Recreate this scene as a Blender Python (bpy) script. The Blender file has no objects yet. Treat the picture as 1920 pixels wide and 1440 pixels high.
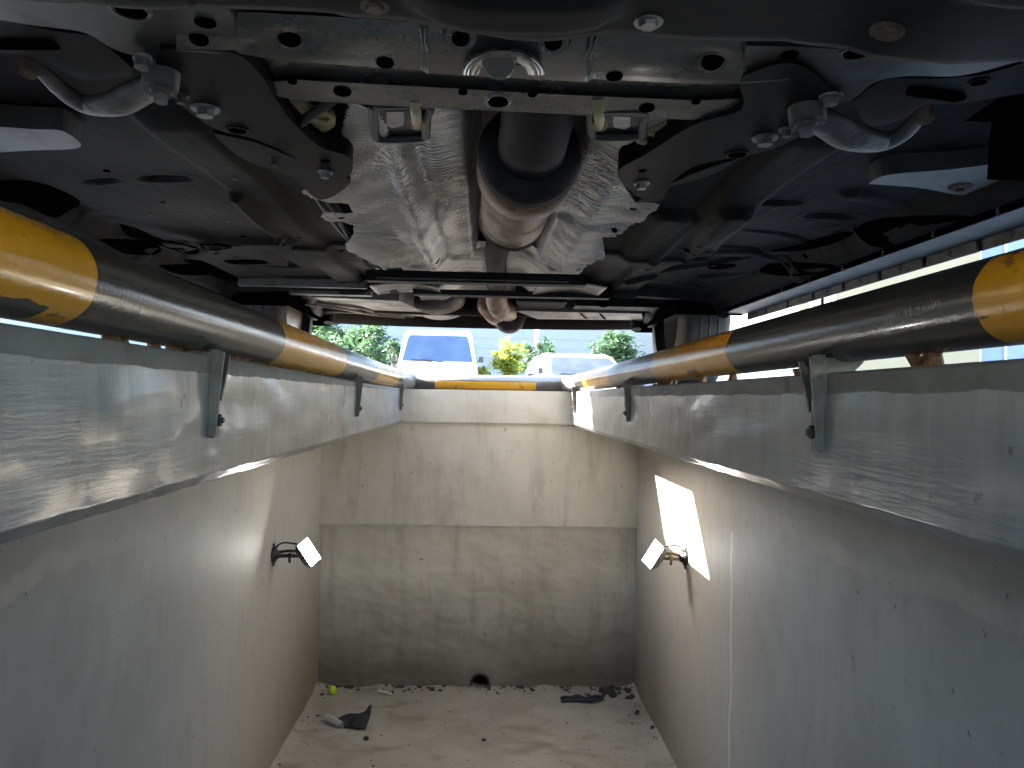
import bpy, bmesh, math, random
from math import radians as R, sin, cos, pi, sqrt, exp
from mathutils import Vector as V, Matrix, Euler
from mathutils.bvhtree import BVHTree
from mathutils import noise as mnoise
random.seed(7)
S = bpy.context.scene
COL = S.collection

# ------------------------------------------------------------------ camera
F = 1442.0
cam = bpy.data.cameras.new("camera"); co = bpy.data.objects.new("camera", cam); COL.objects.link(co)
cam.sensor_width = 36; cam.lens = 36 * F / 1920; cam.clip_start = .01; cam.clip_end = 500
CAMR = (Matrix.Rotation(-R(2.18), 3, 'Z') @ Matrix.Rotation(R(90 + 1.1), 3, 'X') @ Matrix.Rotation(R(1.0), 3, 'Z'))
co.matrix_world = CAMR.to_4x4()
S.camera = co

# ------------------------------------------------------------------ light
sun_dir = V((-1, .52, .62)).normalized()          # towards the sun
w = bpy.data.worlds.new("World"); S.world = w; w.use_nodes = True
nt = w.node_tree; bg = nt.nodes['Background']
sky = nt.nodes.new('ShaderNodeTexSky'); sky.sky_type = 'NISHITA'; sky.sun_disc = False
sky.sun_elevation = math.asin(sun_dir.z); sky.sun_rotation = math.atan2(sun_dir.x, sun_dir.y)
sky.air_density = 1.2; sky.dust_density = 1.5
nt.links.new(sky.outputs[0], bg.inputs[0]); bg.inputs[1].default_value = .15
sl = bpy.data.lights.new("sun", 'SUN'); sl.energy = 5.0; sl.angle = R(.5); sl.color = (1, .93, .82)
so = bpy.data.objects.new("sun", sl); COL.objects.link(so)
so.rotation_euler = (-sun_dir).to_track_quat('-Z', 'Y').to_euler(); so.location = sun_dir * 30
S.view_settings.view_transform = 'Standard'; S.view_settings.look = 'None'
S.view_settings.gamma = 1; S.view_settings.use_curve_mapping = False
S.view_settings.exposure = 4.0
S.cycles.max_bounces = 12; S.cycles.diffuse_bounces = 6; S.cycles.glossy_bounces = 4
S.cycles.use_denoising = True
S.cycles.sample_clamp_indirect = 8

# ------------------------------------------------------------------ helpers
def ray(px, py):
    return CAMR @ V(((px - 960) / F, -(py - 720) / F, -1))
def U(px, py, z=None, y=None, x=None):
    d = ray(px, py)
    t = z / d.z if z is not None else (y / d.y if y is not None else x / d.x)
    return d * t
def hz(p):                                          # cheap repeatable noise
    return mnoise.noise(p * 7) * 1.2 + mnoise.noise(p * 19 + V((5, 3, 1))) * .6 + mnoise.noise(p * 47) * .25

class MB:
    def __init__(s): s.v = []; s.f = []; s.m = []; s.sm = []
    def add(s, vs, fs, m=0, smooth=False):
        b = len(s.v); s.v += [V(p) for p in vs]
        for f in fs: s.f.append([b + i for i in f]); s.m.append(m); s.sm.append(smooth)
        return s
    def box(s, a, b, m=0):
        (x0, y0, z0), (x1, y1, z1) = a, b
        vs = [(x, y, z) for z in (z0, z1) for y in (y0, y1) for x in (x0, x1)]
        return s.add(vs, [(0, 2, 3, 1), (4, 5, 7, 6), (0, 1, 5, 4), (2, 6, 7, 3), (0, 4, 6, 2), (1, 3, 7, 5)], m)
    def obox(s, c, ax, ay, az, m=0):                # oriented box, half-axis vectors
        c, ax, ay, az = V(c), V(ax), V(ay), V(az)
        vs = [c + i * ax + j * ay + k * az for k in (-1, 1) for j in (-1, 1) for i in (-1, 1)]
        return s.add(vs, [(0, 2, 3, 1), (4, 5, 7, 6), (0, 1, 5, 4), (2, 6, 7, 3), (0, 4, 6, 2), (1, 3, 7, 5)], m)
    def bar(s, a, b, wx, h, m=0, up=(0, 0, 1)):
        a, b = V(a), V(b); d = (b - a); L = d.length / 2; d.normalize()
        u = V(up); sd = d.cross(u).normalized(); u = sd.cross(d)
        return s.obox((a + b) / 2, sd * wx / 2, d * L, u * h / 2, m)
    def tube(s, pts, rad, n=20, m=0, cap=True, sq=1.0, up=(0, 0, 1)):
        pts = [V(p) for p in pts]; k = len(pts)
        rad = rad if isinstance(rad, (list, tuple)) else [rad] * k
        vs = []
        for i, p in enumerate(pts):
            t = (pts[min(i + 1, k - 1)] - pts[max(i - 1, 0)]).normalized()
            u = V(up)
            if abs(t.dot(u)) > .95: u = V((1, 0, 0))
            a = t.cross(u).normalized(); b = a.cross(t)
            for j in range(n):
                q = 2 * pi * j / n
                vs.append(p + a * cos(q) * rad[i] + b * sin(q) * rad[i] * sq)
        fs = [(i * n + j, i * n + (j + 1) % n, (i + 1) * n + (j + 1) % n, (i + 1) * n + j) for i in range(k - 1) for j in range(n)]
        s.add(vs, fs, m, True)
        if cap:
            s.add([vs[j] for j in range(n)], [tuple(range(n))[::-1]], m)
            s.add([vs[(k - 1) * n + j] for j in range(n)], [tuple(range(n))], m)
        return s
    def disc(s, c, nrm, r, h=0.0, m=0, n=20, r2=None, hexa=False):
        c, nrm = V(c), V(nrm).normalized()
        a = nrm.cross(V((0, 1, .01))).normalized(); b = nrm.cross(a)
        if hexa: n = 6
        r2 = r if r2 is None else r2
        lo = [c + (a * cos(2 * pi * j / n) + b * sin(2 * pi * j / n)) * r for j in range(n)]
        hi = [c + nrm * h + (a * cos(2 * pi * j / n) + b * sin(2 * pi * j / n)) * r2 for j in range(n)]
        s.add(lo + hi, [(j, (j + 1) % n, n + (j + 1) % n, n + j) for j in range(n)], m, not hexa)
        s.add(hi, [tuple(range(n))], m)
        return s
    def ring(s, c, nrm, r, t, m=0, n=24, k=6):
        c, nrm = V(c), V(nrm).normalized()
        a = nrm.cross(V((0, 1, .01))).normalized(); b = nrm.cross(a)
        vs = []
        for j in range(n):
            q = 2 * pi * j / n; d = a * cos(q) + b * sin(q)
            for i in range(k):
                g = 2 * pi * i / k
                vs.append(c + d * (r + t * cos(g)) + nrm * t * sin(g))
        fs = [(j * k + i, ((j + 1) % n) * k + i, ((j + 1) % n) * k + (i + 1) % k, j * k + (i + 1) % k) for j in range(n) for i in range(k)]
        return s.add(vs, fs, m, True)
    def grid(s, nx, ny, fn, m=0, smooth=True, keep=None):
        vs = [V(fn(i, j)) for j in range(ny) for i in range(nx)]
        fs = []
        for j in range(ny - 1):
            for i in range(nx - 1):
                f = (j * nx + i, j * nx + i + 1, (j + 1) * nx + i + 1, (j + 1) * nx + i)
                if keep is None or keep((vs[f[0]] + vs[f[2]]) / 2): fs.append(f)
        return s.add(vs, fs, m, smooth)
    def plate(s, pts, up, m=0):                     # outline extruded along vector up (thickness)
        up = V(up); n = len(pts); pts = [V(p) for p in pts]
        s.add(pts, [tuple(range(n))], m); s.add([p + up for p in pts], [tuple(range(n))[::-1]], m)
        s.add(pts + [p + up for p in pts], [(j, n + j, n + (j + 1) % n, (j + 1) % n) for j in range(n)], m)
        return s
    def join(s, o, mat=Matrix.Identity(4), m=None):
        b = len(s.v); s.v += [mat @ p for p in o.v]
        s.f += [[b + i for i in f] for f in o.f]; s.m += [(m if m is not None else x) for x in o.m]; s.sm += o.sm
        return s
    def bvh(s): return BVHTree.FromPolygons(s.v, s.f)
    def build(s, name, mats, parent=None, bevel=0, solid=0, subd=0, merge=True, recalc=True):
        o_ = ORG.get(parent.name, V((0, 0, 0))) if parent else V((0, 0, 0))
        me = bpy.data.meshes.new(name)
        me.from_pydata([p - o_ for p in s.v], [], s.f); me.update()
        mats = mats if isinstance(mats, (list, tuple)) else [mats]
        for x in mats: me.materials.append(M[x] if isinstance(x, str) else x)
        for p, i, sm in zip(me.polygons, s.m, s.sm): p.material_index = i; p.use_smooth = sm
        bm = bmesh.new(); bm.from_mesh(me)
        if merge: bmesh.ops.remove_doubles(bm, verts=bm.verts, dist=.00005)
        loose = [v for v in bm.verts if not v.link_faces]
        if loose: bmesh.ops.delete(bm, geom=loose, context='VERTS')
        if recalc: bmesh.ops.recalc_face_normals(bm, faces=bm.faces)
        if bevel:
            es = [e for e in bm.edges if e.is_manifold and e.calc_face_angle(0) > .6]
            bmesh.ops.bevel(bm, geom=es, offset=bevel, segments=2, affect='EDGES', profile=.5, clamp_overlap=True)
        bm.to_mesh(me); bm.free()
        ob = bpy.data.objects.new(name, me); COL.objects.link(ob)
        if parent: ob.parent = parent; ORG[ob.name] = o_
        if solid:
            md = ob.modifiers.new('s', 'SOLIDIFY'); md.thickness = solid; md.offset = 0
        if subd:
            md = ob.modifiers.new('u', 'SUBSURF'); md.levels = md.render_levels = subd
        return ob
ORG = {}
def root(name, label, cat, loc=(0, 0, 0), group=None, rot=None):
    o = bpy.data.objects.new(name, None); COL.objects.link(o); o.location = loc
    o.empty_display_size = .1
    if rot: o.rotation_euler = rot
    ORG[o.name] = V(loc); tag(o, label, cat, group); return o
def tag(o, label=None, cat=None, group=None, kind=None):
    for k, v in (('label', label), ('category', cat), ('group', group), ('kind', kind)):
        if v: o[k] = v
    return o
def copy_tree(o, parent=None, label=None, loc=None, rot=None, group=None):
    c = o.copy(); COL.objects.link(c)
    if parent: c.parent = parent
    if label: c['label'] = label
    if group: c['group'] = group
    if loc is not None: c.location = loc
    if rot is not None: c.rotation_euler = rot
    for ch in [x for x in list(bpy.data.objects) if x.parent == o and x.name != c.name]: copy_tree(ch, c)
    return c
def lerp(tab, x):
    if x <= tab[0][0]: return tab[0][1]
    for (a, b), (c, d) in zip(tab, tab[1:]):
        if x <= c: return b + (d - b) * (x - a) / (c - a)
    return tab[-1][1]
def sst(a, b, x):
    t = max(0, min(1, (x - a) / (b - a))); return t * t * (3 - 2 * t)
def inpoly(p, poly):
    x, y = p; r = False; j = len(poly) - 1
    for i in range(len(poly)):
        xi, yi = poly[i]; xj, yj = poly[j]
        if (yi > y) != (yj > y) and x < (xj - xi) * (y - yi) / (yj - yi) + xi: r = not r
        j = i
    return r
def catmull(pts, n=6):
    out = []
    P = [pts[0]] + list(pts) + [pts[-1]]
    for i in range(1, len(P) - 2):
        a, b, c, d = (V(P[i - 1]), V(P[i]), V(P[i + 1]), V(P[i + 2]))
        for k in range(n):
            t = k / n
            out.append(.5 * ((2 * b) + (c - a) * t + (2 * a - 5 * b + 4 * c - d) * t * t + (3 * b - a - 3 * c + d) * t ** 3))
    out.append(V(pts[-1])); return out

# ------------------------------------------------------------------ materials
M = {}
class NT:
    def __init__(s, name):
        s.mat = bpy.data.materials.new(name); s.mat.use_nodes = True; M[name] = s.mat
        s.t = s.mat.node_tree; s.b = s.t.nodes['Principled BSDF']
        s.tc = s.t.nodes.new('ShaderNodeTexCoord')
    def n(s, t, **k):
        x = s.t.nodes.new(t)
        for a, b in k.items(): setattr(x, a, b)
        return x
    def l(s, a, b): s.t.links.new(a, b)
    def coord(s, scale=(1, 1, 1), gen='Object', loc=(0, 0, 0), rot=(0, 0, 0)):
        m = s.n('ShaderNodeMapping'); m.inputs['Scale'].default_value = scale; m.inputs['Location'].default_value = loc
        m.inputs['Rotation'].default_value = rot
        s.l(s.tc.outputs[gen], m.inputs[0]); return m.outputs[0]
    def noise(s, sc, co=(1, 1, 1), det=4, rough=.55, dist=0, loc=(0, 0, 0)):
        x = s.n('ShaderNodeTexNoise'); x.inputs['Scale'].default_value = sc; x.inputs['Detail'].default_value = det
        x.inputs['Roughness'].default_value = rough; x.inputs['Distortion'].default_value = dist
        s.l(s.coord(co, loc=loc), x.inputs['Vector']); return x.outputs[0]
    def ramp(s, i, stops):
        r = s.n('ShaderNodeValToRGB'); e = r.color_ramp.elements
        while len(e) < len(stops): e.new(.5)
        for q, (p, c) in zip(e, stops):
            q.position = p; q.color = (c, c, c, 1) if isinstance(c, (int, float)) else (*c, 1)
        s.l(i, r.inputs[0]); return r.outputs[0]
    def mix(s, f, a, b, mode='MIX'):
        x = s.n('ShaderNodeMix', data_type='RGBA', blend_type=mode)
        for i, v in ((0, f), (6, a), (7, b)):
            if isinstance(v, (int, float)): x.inputs[i].default_value = v if i == 0 else (v, v, v, 1)
            elif isinstance(v, tuple): x.inputs[i].default_value = (*v, 1)
            else: s.l(v, x.inputs[i])
        return x.outputs[2]
    def math(s, op, a, b=0.0, c=None):
        x = s.n('ShaderNodeMath', operation=op)
        for i, v in ((0, a), (1, b), (2, c)):
            if v is None: continue
            if isinstance(v, (int, float)): x.inputs[i].default_value = v
            else: s.l(v, x.inputs[i])
        return x.outputs[0]
    def sep(s, gen='Object'):
        x = s.n('ShaderNodeSeparateXYZ'); s.l(s.tc.outputs[gen], x.inputs[0]); return x.outputs
    def bump(s, h, st=.3, dist=.01, prev=None):
        x = s.n('ShaderNodeBump'); x.inputs['Strength'].default_value = st; x.inputs['Distance'].default_value = dist
        s.l(h, x.inputs['Height'])
        if prev is not None: s.l(prev, x.inputs['Normal'])
        s.l(x.outputs[0], s.b.inputs['Normal']); return x.outputs[0]
    def set(s, col=None, rough=None, metal=None, **k):
        for nm, v in (('Base Color', col), ('Roughness', rough), ('Metallic', metal)):
            if v is None: continue
            if isinstance(v, tuple): s.b.inputs[nm].default_value = (*v, 1)
            elif isinstance(v, (int, float)): s.b.inputs[nm].default_value = v
            else: s.l(v, s.b.inputs[nm])
        for a, v in k.items(): s.b.inputs[a.replace('_', ' ')].default_value = v
        return s
def simple(name, col, rough=.5, metal=0, var=.25, nsc=18, bst=.15, bd=.002, stretch=(1, 1, 1), grime=0, **k):
    m = NT(name); n1 = m.noise(nsc, stretch, 6, .6)
    c = m.mix(m.ramp(n1, [(.3, 0.), (.7, 1.)]), tuple(x * (1 - var) for x in col), tuple(min(1, x * (1 + var)) for x in col))
    rgh = m.math('ADD', m.math('MULTIPLY', n1, .25), rough - .125)
    if grime:
        g1 = m.ramp(m.noise(11, (1, 1, 1), 9, .72, loc=(len(name), 2, 1)), [(.50, 0.), (.64, 1.)]); g2 = m.ramp(m.noise(46, (1, 1, 1), 5, .7), [(.60, 0.), (.68, 1.)])
        c = m.mix(m.math('MULTIPLY', g1, grime), c, (.055, .042, .032)); c = m.mix(m.math('MULTIPLY', g2, grime * .8), c, (.13, .06, .03))
        rgh = m.math('ADD', rgh, m.math('MULTIPLY', g1, .3 * grime))
    m.set(c, rgh, metal, **k)
    if bst: m.bump(m.noise(nsc * 3, stretch, 5), bst, bd)
    return m

# painted beam: glossy grey brush-painted concrete
m = NT('beam_paint')
brv = m.noise(75, (1, 1, .10), 5, .65); brh = m.noise(80, (.08, .08, 1), 5, .65); big = m.noise(3.2, (1, 1, 1), 3)
pv = m.ramp(m.noise(2.3, (1, 1.3, 1), 2, loc=(3, 1, 0)), [(.42, 0.), (.58, 1.)])
h = m.mix(pv, brv, brh)
dr = m.noise(9, (1, 2.5, .25), 6, .7)
c = m.mix(m.ramp(dr, [(.35, 0.), (.75, 1.)]), (.205, .207, .205), (.13, .13, .125))
c = m.mix(m.ramp(m.noise(40, (1, 1, 1), 3), [(.66, 0.), (.72, 1.)]), c, (.1, .09, .08))
xyz = m.sep()
thr = m.math('ADD', m.math('ADD', m.math('MULTIPLY', m.math('GREATER_THAN', xyz[0], 0.0), -.016), .024), m.math('MULTIPLY', m.noise(14, (1, 1, .2), 5), .012))
up_ = m.math('GREATER_THAN', xyz[2], thr)
c = m.mix(up_, c, m.mix(m.ramp(m.noise(18, det=6), [(.35, 0.), (.7, 1.)]), (.125, .125, .118), (.085, .083, .078)))
m.set(c, m.math('ADD', m.math('ADD', m.math('MULTIPLY', big, .3), .17), m.math('MULTIPLY', up_, .35)), 0)
m.l(m.math('MULTIPLY', m.math('SUBTRACT', 1.0, up_), .3), m.b.inputs['Coat Weight']); m.b.inputs['Coat Roughness'].default_value = .12
b1 = m.bump(h, .8, .0022); m.bump(m.noise(24, (1, 1, 1), 4), .25, .0025, b1)

# pit side wall: grey matt paint, pale grime band
m = NT('wall_paint')
n1 = m.noise(2.2, (1, 1, 1), 5, .6); n2 = m.noise(26, (1, 1, .3), 6, .6)
c = m.mix(m.ramp(n1, [(.35, 0.), (.7, 1.)]), (.37, .375, .36), (.27, .27, .255))
xyz = m.sep()
wob = m.math('MULTIPLY', m.math('SUBTRACT', m.noise(5, (1, 1, .4), 5, .65), .5), .14)
zz = m.math('ADD', xyz[2], wob)
c = m.mix(m.ramp(m.math('MULTIPLY', m.math('ADD', xyz[1], m.math('MULTIPLY', n1, .9)), .25), [(.62, 0.), (.84, .8)]), c, (.45, .415, .345))  # lamp-lit beige towards the far end, put into the wall colour
band = m.math('MULTIPLY', m.ramp(m.math('ADD', zz, 1.0), [(.645, 0.), (.65, 1.), (.68, 1.), (.70, 0.)]), m.ramp(m.noise(3, det=2), [(.4, .15), (.6, .7)]))
c = m.mix(band, c, (.44, .405, .38))
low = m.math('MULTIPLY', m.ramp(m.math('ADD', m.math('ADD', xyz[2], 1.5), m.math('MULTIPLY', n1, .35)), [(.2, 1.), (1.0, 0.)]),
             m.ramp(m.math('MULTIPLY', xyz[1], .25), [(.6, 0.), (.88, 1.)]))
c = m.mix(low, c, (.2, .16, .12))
dd = m.math('ABSOLUTE', m.math('ADD', m.math('ADD', xyz[1], -2.47), m.math('MULTIPLY', m.math('SUBTRACT', m.noise(6, (0, 0, 1), 3), .5), .03)))
drip = m.math('MULTIPLY', m.math('MULTIPLY', m.math('LESS_THAN', dd, .008), m.math('LESS_THAN', xyz[2], -.42)), m.math('GREATER_THAN', xyz[0], 0.0))
c = m.mix(m.math('MULTIPLY', drip, .6), c, (.62, .64, .66))
c = m.mix(m.ramp(n2, [(.5, 0.), (.85, .35)]), c, (.2, .19, .17))
c = m.mix(m.ramp(m.noise(45, det=2), [(.72, 0.), (.76, .8)]), c, (.1, .09, .08))
m.set(c, .6, 0, Specular_IOR_Level=.3); b1 = m.bump(m.noise(7, det=6), .5, .006); m.bump(m.noise(70, (1, 1, .4), 4), .25, .0015, b1)

# end wall: beige paint with stains
m = NT('end_paint')
xyz = m.sep()
n1 = m.noise(3.1, (1, 1, .6), 6, .62); n2 = m.noise(14, (1, 1, .16), 5, .6)
c = m.mix(m.ramp(n1, [(.35, 0.), (.7, 1.)]), (.63, .585, .51), (.50, .462, .40))
c = m.mix(m.ramp(n2, [(.52, 0.), (.78, .55)]), c, (.29, .25, .20))
# dark patches where damp came through
st = m.math('MULTIPLY', m.ramp(m.noise(6.5, (1, 1, .38), 4, .55, .2, loc=(.7, 0, .1)), [(.57, 0.), (.66, 1.)]),
            m.ramp(m.math('ADD', xyz[2], 1.0), [(.35, 0.), (.42, 1.), (.85, 1.), (.95, 0.)]))
c = m.mix(m.math('MULTIPLY', st, .35), c, (.32, .28, .22))
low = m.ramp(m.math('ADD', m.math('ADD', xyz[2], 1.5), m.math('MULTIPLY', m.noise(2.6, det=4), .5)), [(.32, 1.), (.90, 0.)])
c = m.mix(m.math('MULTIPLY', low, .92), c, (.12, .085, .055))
c = m.mix(m.ramp(m.noise(38, det=2, loc=(1, 4, 2)), [(.72, 0.), (.75, .7)]), c, (.15, .11, .08))
m.set(c, .62, 0); b1 = m.bump(m.noise(9, det=6), .6, .008); m.bump(m.noise(60, (1, 1, .35), 4), .3, .002, b1)

# pit floor
m = NT('pit_floor')
n1 = m.noise(3, det=6, rough=.62); n2 = m.noise(1.6, det=4, loc=(5, 0, 0))
c = m.mix(m.ramp(n1, [(.3, 0.), (.7, 1.)]), (.45, .39, .295), (.31, .265, .195))
c = m.mix(m.ramp(m.noise(4.2, (1, 1.6, 1), 4, .5, .5, loc=(1, 2, 0)), [(.52, 0.), (.66, .6)]), c, (.23, .165, .095))
c = m.mix(m.ramp(m.noise(55, det=3), [(.66, 0.), (.7, .9)]), c, (.07, .05, .035))
c = m.mix(m.ramp(m.noise(38, det=3, loc=(3, 3, 3)), [(.72, 0.), (.75, .7)]), c, (.55, .52, .46))
m.set(c, .75); b1 = m.bump(n1, .5, .02); m.bump(m.noise(90, det=4), .4, .002, b1)

m = NT('ground_concrete')
n1 = m.noise(.8, det=7, rough=.6)
c = m.mix(m.ramp(n1, [(.3, 0.), (.7, 1.)]), (.22, .21, .195), (.16, .155, .145))
m.set(c, .85); m.bump(m.noise(40, det=6), .3, .004)

# striped pipes (object y runs along the pipe)
def pipe_mat(name, bands, first):
    m = NT(name); xyz = m.sep()
    y = m.math('ADD', xyz[1], m.math('MULTIPLY', m.math('SUBTRACT', m.noise(25, (1, .2, 1), 4), .5), .012))
    f = None
    for a, b in bands:
        g = m.math('MULTIPLY', m.math('GREATER_THAN', y, a), m.math('LESS_THAN', y, b))
        f = g if f is None else m.math('ADD', f, g)
    if first:                                       # black drips over the underside of the near yellow band
        u = m.math('LESS_THAN', m.math('ADD', xyz[2], m.math('MULTIPLY', m.noise(30, (1, 1, 1), 4), .014)), first)
        f = m.math('MULTIPLY', f, m.math('SUBTRACT', 1.0, m.math('MULTIPLY', u, m.math('LESS_THAN', y, .72))))
    ny = m.noise(14, det=6, rough=.65)
    yel = m.mix(m.ramp(ny, [(.35, 0.), (.75, 1.)]), (.42, .205, .009), (.33, .15, .007))
    yel = m.mix(m.ramp(m.noise(50, (1, .35, 1), 3), [(.66, 0.), (.70, .8)]), yel, (.12, .06, .02))
    blk = m.mix(m.ramp(m.noise(22, (1, .3, 1), 6), [(.4, 0.), (.8, 1.)]), (.02, .0205, .021), (.045, .043, .04))
    far = m.math('GREATER_THAN', y, 3.72)
    blk = m.mix(far, blk, (.16, .155, .145))
    c = m.mix(f, blk, yel)
    c = m.mix(m.ramp(m.noise(60, (1, .12, 1), 4, loc=(3, 0, 0)), [(.66, 0.), (.70, .85)]), c, (.02, .016, .012))
    m.set(c, m.math('ADD', m.math('MULTIPLY', m.noise(9, det=5), .25), .09), 0, Specular_IOR_Level=.45, Coat_Weight=.2, Coat_Roughness=.10)
    b1 = m.bump(m.noise(45, (1, .3, 1), 6, .65), .45, .002); m.bump(m.noise(190, (.25, 1, .25), 4, .7), .5, .0011, b1)
pipe_mat('left_pipe_paint', [(.08, .775), (1.51, 2.20), (2.86, 3.56)], .043)
pipe_mat('right_pipe_paint', [(0, .68), (1.39, 2.02), (2.72, 3.42)], None)
m = NT('end_bar_paint'); xyz = m.sep()
zz = m.math('ADD', xyz[2], m.math('MULTIPLY', m.noise(30, det=3), .006))
f = m.math('MULTIPLY', m.math('MULTIPLY', m.math('GREATER_THAN', xyz[0], -.245), m.math('LESS_THAN', xyz[0], .275)), m.math('LESS_THAN', zz, .047))
n1 = m.noise(20, (.3, 1, 1), 6, .65)
c = m.mix(m.ramp(n1, [(.35, 0.), (.7, 1.)]), (.05, .048, .05), (.14, .13, .12))
c = m.mix(m.math('GREATER_THAN', zz, .052), c, (.26, .25, .23))
yc = m.mix(m.ramp(m.noise(28, det=4), [(.58, 0.), (.66, 1.)]), (.50, .25, .01), (.25, .11, .02))
m.set(m.mix(f, c, yc), .5); m.bump(m.noise(60, det=4), .4, .002)

simple('bracket_steel', (.10, .10, .097), .45, .1, .4, 30, .6, .002, grime=.7)
simple('dark_steel', (.035, .033, .03), .5, .3, .4, 30, .4, .001)
simple('rust', (.12, .055, .025), .8, 0, .5, 60, .8, .004)
simple('bolt_metal', (.20, .20, .20), .5, .6, .3, 80, .5, .001, grime=.7)
simple('rust_bolt', (.10, .075, .055), .65, .4, .5, 90, .5, .001, grime=.8)
simple('under_seal', (.0095, .0088, .0088), .72, 0, .85, 14, .6, .004, (1, .35, 1), IOR=1.18, grime=.12)
simple('tray_plastic', (.011, .0104, .0108), .7, 0, .7, 12, .4, .0015, (.3, 1, 1), IOR=1.25, grime=.15)
simple('subframe_paint', (.22, .215, .205), .25, .7, .4, 16, .15, .0012, (.4, 1, 1), grime=.16, Specular_IOR_Level=.8)
simple('subframe_dark', (.0085, .0082, .0085), .6, .05, .6, 16, .25, .0012, grime=.14, IOR=1.16)
simple('wing_paint', (.05, .048, .047), .38, .35, .5, 12, .2, .001, (.5, 1, 1), grime=.5, IOR=1.4)
simple('cast_alloy', (.085, .08, .078), .55, .3, .3, 40, .7, .002, grime=.6)
simple('void_black', (.0015, .0014, .0014), 1.0, 0, 0, 5, 0, IOR=1.02)
simple('rubber', (.02, .02, .021), .6, 0, .25, 40, .3, .001)
simple('yellow_clip', (.42, .35, .18), .5, 0, .2, 20, .1)
simple('exhaust_dark', (.014, .0125, .0145), .7, .1, .5, 22, .4, .0015, grime=.25, IOR=1.25)
simple('exhaust_bronze', (.19, .125, .088), .6, .45, .6, 22, .6, .003, (1, .4, 1), grime=.8)
simple('liner_pale', (.062, .065, .069), .5, 0, .3, 10, .2, .001, grime=.35)
simple('sill_metal', (.10, .10, .09), .55, .15, .35, 12, .4, .001, (1, .3, 1), grime=.6)
simple('rear_metal', (.10, .088, .075), .55, .3, .5, 12, .4, .002, grime=.7)
simple('car_paint', (.28, .29, .31), .3, .6, .05, 4, 0, Coat_Weight=.8)
simple('white_paint', (.8, .8, .8), .3, 0, .03, 3, 0, Coat_Weight=.6)
simple('bumper_plastic', (.006, .006, .006), .85, 0, .3, 20, .3, .001, IOR=1.12)
simple('dark_trim', (.009, .009, .009), .5, 0, .2, 20, 0)
simple('tyre_rubber', (.025, .025, .025), .75, 0, .25, 40, .3, .002)
simple('rim_alloy', (.5, .5, .5), .35, .8, .1, 20, 0)
m = NT('glass_blue'); m.set((.06, .10, .17), .06, 0, Specular_IOR_Level=1.0); m.set(m.mix(m.ramp(m.noise(1.5, det=2), [(.4, 0.), (.6, 1.)]), (.018, .036, .08), (.032, .055, .11)))
m = NT('glass_grey'); m.set(m.mix(m.ramp(m.noise(2.5, det=2), [(.4, 0.), (.6, 1.)]), (.05, .056, .072), (.07, .077, .096)), .2, 0, Specular_IOR_Level=.15)
m = NT('lamp_glow'); m.b.inputs['Emission Color'].default_value = (1, .98, .95, 1); m.b.inputs['Emission Strength'].default_value = 8.0
m.set((.8, .8, .8), .4)
simple('lamp_housing', (.10, .095, .10), .45, .5, .2, 30, .2, .001)
simple('white_plastic', (.6, .58, .53), .5, 0, .1, 30, .2, .001)
simple('green_ball', (.45, .60, .02), .7, 0, .12, 120, .5, .002)
simple('black_rag', (.018, .017, .016), .6, 0, .4, 40, .5, .003)
simple('paper', (.5, .45, .38), .8, 0, .15, 60, .3, .001)
simple('dirt', (.05, .036, .025), .9, 0, .6, 60, .8, .004)
simple('bark', (.09, .07, .05), .9, 0, .3, 20, .8, .01)
simple('wall_white', (.165, .195, .24), .8, 0, .05, 1, .1, .01)
simple('wall_beige', (.19, .165, .11), .8, 0, .06, 1, .1, .01)
simple('wall_blue', (.11, .155, .24), .6, 0, .06, 1, .1, .01)
simple('post_white', (.75, .72, .66), .5, 0, .05, 5, 0)
simple('window_dark', (.25, .22, .2), .2, 0, .1, 5, 0)
def leaf(name, a, b):
    m = NT(name); m.set(m.mix(m.ramp(m.noise(2.5, det=3), [(.35, 0.), (.65, 1.)]), a, b), .6, 0)
    tr = m.n('ShaderNodeBsdfTranslucent'); tr.inputs[0].default_value = (*[x * 1.6 for x in b], 1)
    mx = m.n('ShaderNodeMixShader'); mx.inputs[0].default_value = .45
    out = m.t.nodes['Material Output']; m.l(m.b.outputs[0], mx.inputs[1]); m.l(tr.outputs[0], mx.inputs[2]); m.l(mx.outputs[0], out.inputs[0])
leaf('leaf_green', (.014, .04, .016), (.03, .068, .027))
leaf('leaf_yellow', (.10, .13, .013), (.17, .19, .025))
# heat shield: crinkled aluminium foil
m = NT('shield_foil')
wv = m.n('ShaderNodeTexWave'); wv.wave_type = 'BANDS'; wv.bands_direction = 'Y'; wv.inputs['Scale'].default_value = 62
wv.inputs['Distortion'].default_value = 2.2; wv.inputs['Detail'].default_value = 3; wv.inputs['Detail Scale'].default_value = 1.4
m.l(m.coord((.25, 1, .25)), wv.inputs[0])
vo = m.n('ShaderNodeTexVoronoi'); vo.inputs['Scale'].default_value = 210; m.l(m.coord(), vo.inputs[0])
pm = m.ramp(m.noise(7, det=2), [(.42, 0.), (.56, 1.)])
hh = m.mix(pm, wv.outputs[0], vo.outputs[0])
c = m.mix(m.ramp(m.noise(6, det=5), [(.35, 0.), (.7, 1.)]), (.58, .56, .54), (.34, .30, .265))
m.set(c, .46, .5); m.bump(hh, .9, .0032)

# ------------------------------------------------------------------ the pit
XL, XR, D = -.405, .455, 3.95          # opening edges and far end
WX = .815; ZG, ZB, ZF = .042, -.121, -1.50
Y0 = -7.0
def tessbox(mb, a, b, m=0): mb.box(a, b, m)
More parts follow.
